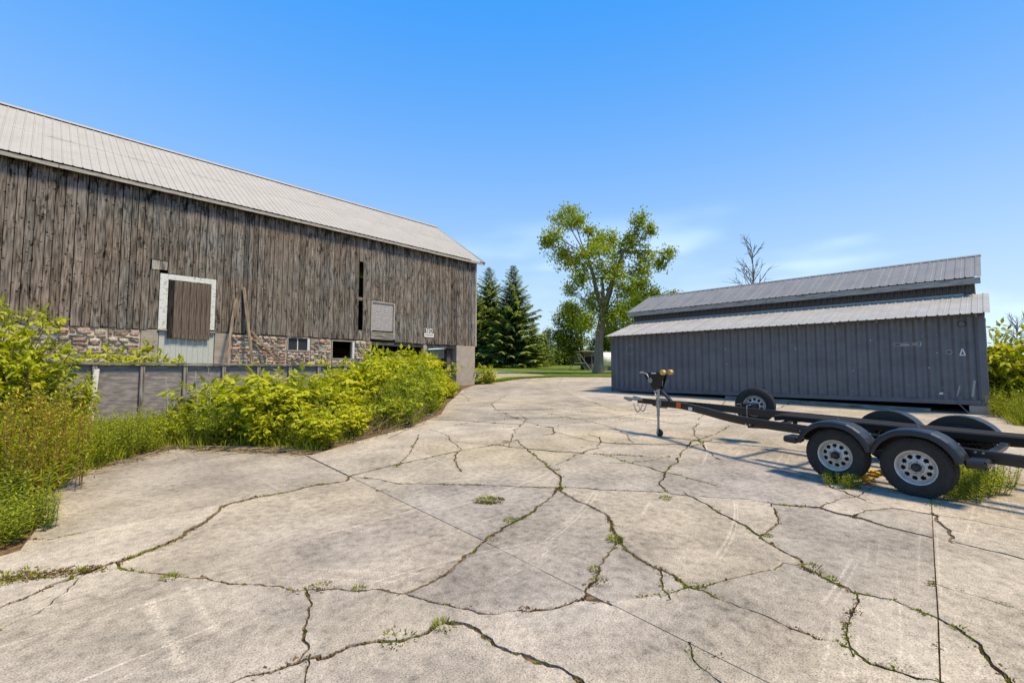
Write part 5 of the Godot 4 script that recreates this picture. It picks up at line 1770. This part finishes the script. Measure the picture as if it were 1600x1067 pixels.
func build_trees() -> void:
	# the big broad-leaved tree on the lawn
	rng.seed = 1001
	var k := 0.0640
	var t := thing("broadleaf_tree", "tall lopsided green broadleaf tree with open crown on the lawn", "tree", Transform3D(Basis(), w(8.61, 45.45, 0.0)))
	var blobs := [[885, 328, 24], [900, 345, 17], [866, 372, 18], [852, 380, 10], [884, 392, 24], [906, 405, 22], [926, 352, 11], [938, 372, 17], [930, 400, 28], [958, 365, 17], [970, 390, 26], [995, 372, 18], [1003, 345, 16], [1018, 360, 9], [1012, 398, 18], [1050, 395, 13], [1038, 408, 11], [1000, 425, 20], [950, 430, 30], [905, 440, 17], [890, 455, 9], [978, 450, 22], [930, 475, 27], [960, 490, 28], [915, 505, 17], [985, 488, 15], [968, 522, 17], [975, 545, 14], [992, 515, 15], [1008, 468, 15], [1000, 540, 11]]
	var tr := MB.new()
	var fork := Vector3(0.55, 5.9, 0)
	tr.tube([Vector3(-0.05, -0.25, 0), Vector3(0, 0.25, 0), Vector3(0.05, 1.2, 0), Vector3(0.1, 3.0, 0), Vector3(0.3, 4.6, 0), fork], [0.78, 0.60, 0.47, 0.42, 0.40, 0.36], 12)
	var mains := []
	for q in [[0.35, 9.6, 0.3], [-1.0, 11.8, 0.2], [1.8, 9.8, -0.4], [2.6, 12.2, 0.3]]:
		mains.append(Vector3(q[0], q[1], q[2]))
		limb(tr, fork, mains[-1], 0.26, 0.13, 9)
	part(tr, "trunk", mats.bark, t)
	var fo := MB.new()
	var br := MB.new()
	for b in blobs:
		var c := Vector3((b[0] - 935) * k, (584 - b[1]) * k, rnd(-1.7, 1.7))
		var near: Vector3 = fork
		for m in mains:
			if m.y < c.y + 0.6 and (m - c).length() < (near - c).length(): near = m
		limb(br, near, c, 0.09, 0.03, 5)
		for j in 3:
			limb(br, near.lerp(c, 0.6), c + rdir() * b[2] * k * 0.8, 0.04, 0.012, 4)
		var r: float = b[2] * k * 0.98
		crown(fo, c, r, int(12 + r * r * 15.0), 24, 0.25, Color(0.30, 0.37, 0.028), Color(0.34, 0.41, 0.032))
	part(br, "branches", mats.bark, t)
	part(fo, "crown", mats.leaf, t)
	# darker trees behind it
	for q in [[9.6, 62.0, "dark green tree behind the big tree's left side", [[-1.6, 8.6, 1.0], [-2.6, 6.8, 1.3], [-1.2, 6.2, 1.6], [-2.4, 4.6, 1.4], [-0.6, 4.2, 1.4], [-2.9, 3.4, 1.1], [-0.9, 8.0, 1.2], [0.2, 6.5, 1.5], [-1.5, 3.0, 1.0], [-3.3, 4.4, 0.8]], 0.02],
			[20.7, 70.0, "green tree rising behind the shed's far end", [[0.0, 9.0, 1.6], [-1.4, 7.6, 1.7], [1.5, 8.6, 1.2], [2.9, 8.4, 0.9], [3.6, 8.9, 0.6], [0.8, 7.0, 2.0], [-1.6, 5.4, 1.8], [-2.4, 3.6, 1.7], [1.0, 5.0, 2.0], [-0.4, 10.6, 1.1], [-1.2, 2.4, 1.6]], 0.06],
			[13.6, 66.0, "dark leafy tree low behind the big tree's trunk", [[0, 4.6, 1.6], [1.1, 3.4, 1.5], [-1.0, 3.6, 1.4], [0.6, 5.8, 1.3], [-0.2, 2.3, 1.3], [1.6, 2.0, 1.1]], 0.03]]:
		var t2 := thing("broadleaf_tree", q[2], "tree", Transform3D(Basis().scaled(Vector3.ONE * (1.25 if q[1] > 68.0 else 1.0)), w(q[0], q[1])))
		var st := MB.new()
		st.tube([Vector3(0, -0.2, 0), Vector3(0, 2.5, 0), Vector3(-0.2, 5.5, 0)], [0.30, 0.22, 0.10], 8)
		var f2 := MB.new()
		for b in q[3]:
			var c := Vector3(b[0], b[1], rnd(-1, 1))
			limb(st, Vector3(0, 2.0, 0), c, 0.08, 0.02, 5)
			crown(f2, c, b[2] * 1.15, int(20 + b[2] * b[2] * 18), 20, 0.30, Color(0.13 + q[4], 0.19 + q[4], 0.024), Color(0.15 + q[4], 0.21 + q[4], 0.026))
		part(st, "trunk", mats.dark_bark, t2)
		part(f2, "crown", mats.leaf, t2)
	# spruces
	var sp := spruce_meshes(1101)
	var sp2 := spruce_meshes(1102)
	for q in [[0.2, 74.0, 17.0, "tall dark spruce, the nearer of the two beside the barn's end", sp], [-4.2, 82.0, 18.4, "tall dark spruce half hidden behind the barn's end", sp2], [-6.8, 78.0, 15.0, "dark spruce mostly hidden behind the barn", sp], [3.9, 84.0, 8.6, "low spruce at the right foot of the tall spruces", sp2], [6.4, 92.0, 7.2, "smallest spruce at the right end of the spruce row", sp]]:
		var o := thing("spruce_tree", q[3], "tree", Transform3D(Basis(Vector3.UP, q[0] * 2.0).scaled(Vector3.ONE * (q[2] / 10.0)), w(q[0], q[1], -0.05)), "spruces beyond the barn")
		shared(q[4][0], "trunk", o)
		shared(q[4][1], "crown", o)
	# hedge of far shrubs along the back of the lawn
	var shr := []
	for v in 4:
		rng.seed = 1150 + v
		var f3 := MB.new()
		var s3 := MB.new()
		for j in 4:
			var c := Vector3(rnd(-1.5, 1.5), rnd(0.7, 2.1), rnd(-0.8, 0.8))
			limb(s3, Vector3(0, -0.1, 0), c, 0.05, 0.02, 4)
			crown(f3, c, rnd(1.0, 1.4), 26, 16, 0.42, Color(0.17, 0.22, 0.032), Color(0.20, 0.25, 0.035))
		crown(f3, Vector3(0, 0.6, 0), 1.6, 34, 16, 0.42, Color(0.17, 0.22, 0.032), Color(0.20, 0.25, 0.035))
		var m0 := s3.mesh(); m0.surface_set_material(0, mats.dark_bark)
		var m1 := f3.mesh(); m1.surface_set_material(0, mats.leaf)
		shr.append([m0, m1])
	rng.seed = 1160
	for j in 22:
		var d := 104.0 + rnd(-4, 6)
		var x := -12.0 + j * 2.6 + rnd(-0.5, 0.5)
		var o := thing("hedge_shrub", "green shrub in the far hedge along the back of the lawn", "shrub", Transform3D(Basis(Vector3.UP, rnd(0, TAU)).scaled(Vector3(1.35, rnd(1.0, 1.5), 1.35)), w(x, d)), "shrubs of the far hedge")
		shared(shr[j % 4][0], "stems", o)
		shared(shr[j % 4][1], "foliage", o)
	rng.seed = 1170
	var t3 := thing("broadleaf_tree", "small pale grey-green tree between the spruces and the hedge", "tree", Transform3D(Basis(), w(8.9, 112.0)))
	var s4 := MB.new()
	s4.tube([Vector3(0, -0.2, 0), Vector3(0, 3, 0), Vector3(0.2, 7.0, 0)], [0.2, 0.14, 0.05], 6)
	part(s4, "trunk", mats.dark_bark, t3)
	var f4 := MB.new()
	for c in [[0, 8.2, 0.9], [-0.7, 6.6, 1.2], [0.8, 6.4, 1.1], [0.1, 4.8, 1.5], [1.3, 4.4, 1.0], [-1.2, 4.2, 1.0]]:
		crown(f4, Vector3(c[0], c[1], rnd(-0.5, 0.5)), c[2], 26, 14, 0.36, Color(0.16, 0.18, 0.07), Color(0.18, 0.20, 0.08))
	part(f4, "crown", mats.leaf, t3)
	# bare trees
	bare("bare_tree", "leafless grey tree standing behind the shed's roof", 21.4, 40.0, 12.4, 1201)
	bare("bare_tree", "leafless grey tree top above the bushes at the right edge", 18.5, 16.6, 3.2, 1202)

func bare(called: String, label: String, x: float, d: float, h: float, sd: int) -> void:
	rng.seed = sd
	var o := thing(called, label, "tree", Transform3D(Basis(), w(x, d)))
	var tr := MB.new()
	var pts := []
	var rad := []
	for i in 8:
		var u := i / 7.0
		pts.append(Vector3(rnd(-1, 1) * 0.012 * h * u, h * u - 0.1, rnd(-1, 1) * 0.012 * h * u))
		rad.append(lerpf(0.012 * h, 0.0012 * h, u))
	tr.tube(pts, rad, 7, true)
	part(tr, "trunk", mats.grey_twig, o)
	var br := MB.new()
	for i in 26:
		var u := rnd(0.38, 0.93)
		var p := Vector3(0, h * u - 0.1, 0)
		var a := rnd(0, TAU)
		var dir := Vector3(cos(a), rnd(0.75, 1.5), sin(a)).normalized()
		var L := h * rnd(0.14, 0.30) * (1.25 - u * 0.75)
		var e := p + dir * L + Vector3(0, L * 0.15, 0)
		limb(br, p, e, 0.0042 * h, 0.0010 * h, 4)
		for j in 5:
			var q := p.lerp(e, rnd(0.3, 0.9))
			limb(br, q, q + (dir + rdir() * 0.7).normalized() * L * rnd(0.2, 0.45), 0.0018 * h, 0.0007 * h, 3)
	part(br, "branches", mats.grey_twig, o)

func spruce_meshes(sd: int) -> Array:
	# ten metres tall
	rng.seed = sd
	var tr := MB.new()
	tr.tube([Vector3(0, -0.1, 0), Vector3(0, 1.5, 0), Vector3(0, 6, 0), Vector3(0, 10, 0)], [0.20, 0.17, 0.09, 0.012], 8)
	var fo := MB.new()
	var y := 0.75
	while y < 9.85:
		var u := (y - 0.75) / 9.25
		var R := 3.45 * pow(1.0 - u, 0.80) * rnd(0.86, 1.08) + 0.08
		var n := int(lerpf(9, 5, u))
		var a0 := rnd(0, TAU)
		for i in n:
			var a := a0 + TAU * i / n + rnd(-0.25, 0.25)
			var L := R * rnd(0.6, 1.15)
			var out := Vector3(cos(a), 0, sin(a))
			var droop := lerpf(0.34, -0.35, u)
			var s := out.cross(Vector3.UP)
			var m := maxi(5, int(L / 0.10))
			for k in m:
				var v := (k + 0.5) / m
				var p := Vector3(0, y, 0) + out * L * v + Vector3(0, -droop * L * v + 0.22 * L * v * v, 0)
				fo.col = Color(0.23, 0.29, 0.07).lerp(Color(0.27, 0.33, 0.08), rng.randf())
				var wd := (1.0 - v * 0.55) * L * 0.34 + 0.07
				for q in [-1.0, 1.0]:
					var d: Vector3 = (out * 0.75 + s * q * 0.8 + Vector3(0, rnd(-0.55, -0.05), 0)).normalized()
					fo.leaf(p, d, d.cross(Vector3.UP + rdir() * 0.3).normalized(), wd * rnd(0.7, 1.2), (0.13 + wd * 0.18) * (1.0 - u * 0.5), 0.3)
				fo.leaf(p, (out + Vector3(0, -0.25, 0)).normalized(), s, 0.34 * (1.0 - u * 0.6), 0.14 * (1.0 - u * 0.6), 0.3)
		y += lerpf(0.28, 0.13, u) * rnd(0.8, 1.2)
	var m0 := tr.mesh(); m0.surface_set_material(0, mats.dark_bark)
	var m1 := fo.mesh(); m1.surface_set_material(0, mats.needle)
	return [m0, m1]

# ---------------------------------------------------------------- things on the far lawn
func build_lawn_things() -> void:
	var s := thing("swing_frame", "thin metal A-shaped swing frame on the lawn left of the tree", "swing frame", Transform3D(Basis(), w(8.2, 56.0)))
	for q in [[Vector3(-1.15, 0, 0.5), Vector3(0.1, 2.15, 0), "pole", mats.dark_bark], [Vector3(1.45, 0, 0.6), Vector3(0.1, 2.15, 0), "pole", mats.zinc], [Vector3(-1.0, 0, -2.4), Vector3(0.1, 2.15, -2.2), "pole", mats.dark_bark], [Vector3(1.3, 0, -2.5), Vector3(0.1, 2.15, -2.2), "pole", mats.zinc], [Vector3(0.1, 2.15, 0.1), Vector3(0.1, 2.15, -2.3), "top_bar", mats.zinc], [Vector3(-0.55, 0.95, 0.25), Vector3(0.82, 0.95, 0.30), "brace", mats.zinc]]:
		var mb := MB.new()
		mb.tube([q[0], q[1]], [0.032, 0.032], 7)
		part(mb, q[2], q[3], s)
	var tank := thing("storage_tank", "cream white rounded storage tank behind the tree trunk", "tank", Transform3D(Basis(Vector3.UP, 0.5), w(12.1, 58.0)))
	var mb := MB.new()
	var prof := []
	for i in 13:
		var a := PI * i / 12.0
		prof.append(Vector2(0.95 * sin(a), cos(a) * 1.0 + (0.5 if i < 6 else (-0.5 if i > 6 else 0.0))))
	mb.lathe(Vector3(0, 1.35, 0), prof, 24, Basis(Vector3.UP, PI / 2))
	part(mb, "shell", mats.tank_cream, tank)
	for x in [-0.6, 0.6]:
		plain_box(tank, "leg", mats.zinc, Vector3(x - 0.08, -0.05, -0.5), Vector3(x + 0.08, 0.62, 0.5))
	var hut := thing("small_hut", "small low dark hut behind the tree on the lawn", "hut", Transform3D(Basis(Vector3.UP, 0.25), w(11.2, 60.5)))
	plain_box(hut, "wall", mats.tan_wood, Vector3(-1.2, -0.1, -1.2), Vector3(1.2, 0.8, 1.2))
	plain_box(hut, "window_band", mats.black_void, Vector3(-1.15, 0.8, -1.15), Vector3(1.15, 1.75, 1.15))
	for x in [-1.2, -0.05, 1.1]:
		plain_box(hut, "post", mats.tan_wood, Vector3(x, 0.8, 1.1), Vector3(x + 0.1, 1.75, 1.2))
	plain_box(hut, "head_wall", mats.tan_wood, Vector3(-1.2, 1.75, -1.2), Vector3(1.2, 2.25, 1.2))
	mb = MB.new()
	mb.box(Vector3(-0.5, 2.36, 0), Vector3(4.4, 0.08, 3.0), Basis(Vector3.BACK, -0.03), 0.01)
	part(mb, "roof", mats.shed_roof, hut)
	var pole := MB.new()
	pole.tube([w(13.8, 112.0, -0.2), w(13.8, 112.0, 6.6)], [0.16, 0.11], 8)
	tag(part(pole, "utility_pole", mats.dark_bark, self), "thin dark utility pole far behind the hedge", "pole")

# ---------------------------------------------------------------- sky
func cirrus() -> ImageTexture:
	var Wd := 1024
	var Ht := 512
	var n := noise(1301, 0.012, 5)
	var f := noise(1302, 0.005, 3)
	var im := Image.create(Wd, Ht, false, Image.FORMAT_RGBA8)
	for y in range(196, 256):
		var el := (256 - y) / 256.0 * 90.0
		for x in Wd:
			var a := TAU * x / Wd
			var px := cos(a) * 160.0
			var pz := sin(a) * 160.0
			var v := n.get_noise_3d(px, el * 16.0, pz) * 0.9 + f.get_noise_3d(px, el * 9.0, pz) * 1.0
			var k := smoothstep(0.12, 0.8, v) * 0.30 * smoothstep(21.0, 13.0, el)
			if k > 0.0:
				im.set_pixel(x, y, Color(1, 1, 1, k))
	return ImageTexture.create_from_image(im)

func _ready() -> void:
	# camera
	var cam := Camera3D.new()
	cam.name = "camera"
	cam.position = Vector3(0, 1.55, 0)
	cam.rotation_degrees = Vector3(3.54, 0, 0)
	cam.fov = 73.75
	cam.near = 0.05
	cam.far = 1500.0
	add_child(cam)
	cam.current = true
	# sky, exposure
	var env := Environment.new()
	var sm := ProceduralSkyMaterial.new()
	sm.sky_top_color = lin(0.010, 0.195, 0.59)
	sm.sky_horizon_color = lin(0.50, 0.62, 0.65)
	sm.sky_curve = 0.225
	sm.ground_bottom_color = lin(0.20, 0.19, 0.15)
	sm.ground_horizon_color = lin(0.40, 0.42, 0.40)
	sm.sun_angle_max = 1.0
	sm.sky_cover = cirrus()
	sm.sky_cover_modulate = Color(0.75, 0.75, 0.75)
	var sky := Sky.new()
	sky.sky_material = sm
	env.background_mode = Environment.BG_SKY
	env.sky = sky
	env.tonemap_mode = Environment.TONE_MAPPER_LINEAR
	env.tonemap_exposure = 1.65
	env.sdfgi_enabled = true
	env.ssao_enabled = true
	env.ssil_enabled = true
	var we := WorldEnvironment.new()
	we.name = "environment"
	we.environment = env
	add_child(we)
	# sun: high, from the right and a little behind the camera
	var sun := DirectionalLight3D.new()
	sun.name = "sun"
	sun.light_color = Color(1.0, 0.93, 0.80)
	sun.light_energy = 1.15
	sun.light_angular_distance = 10.0
	sun.shadow_enabled = true
	add_child(sun)
	sun.look_at_from_position(Vector3(0.93, 2.05, 0.37), Vector3.ZERO, Vector3.UP)

	make_materials()
	build_ground()
	build_barn()
	build_container()
	build_shed()
	build_trees()
	build_trailer()
	build_lawn_things()
	build_plants()
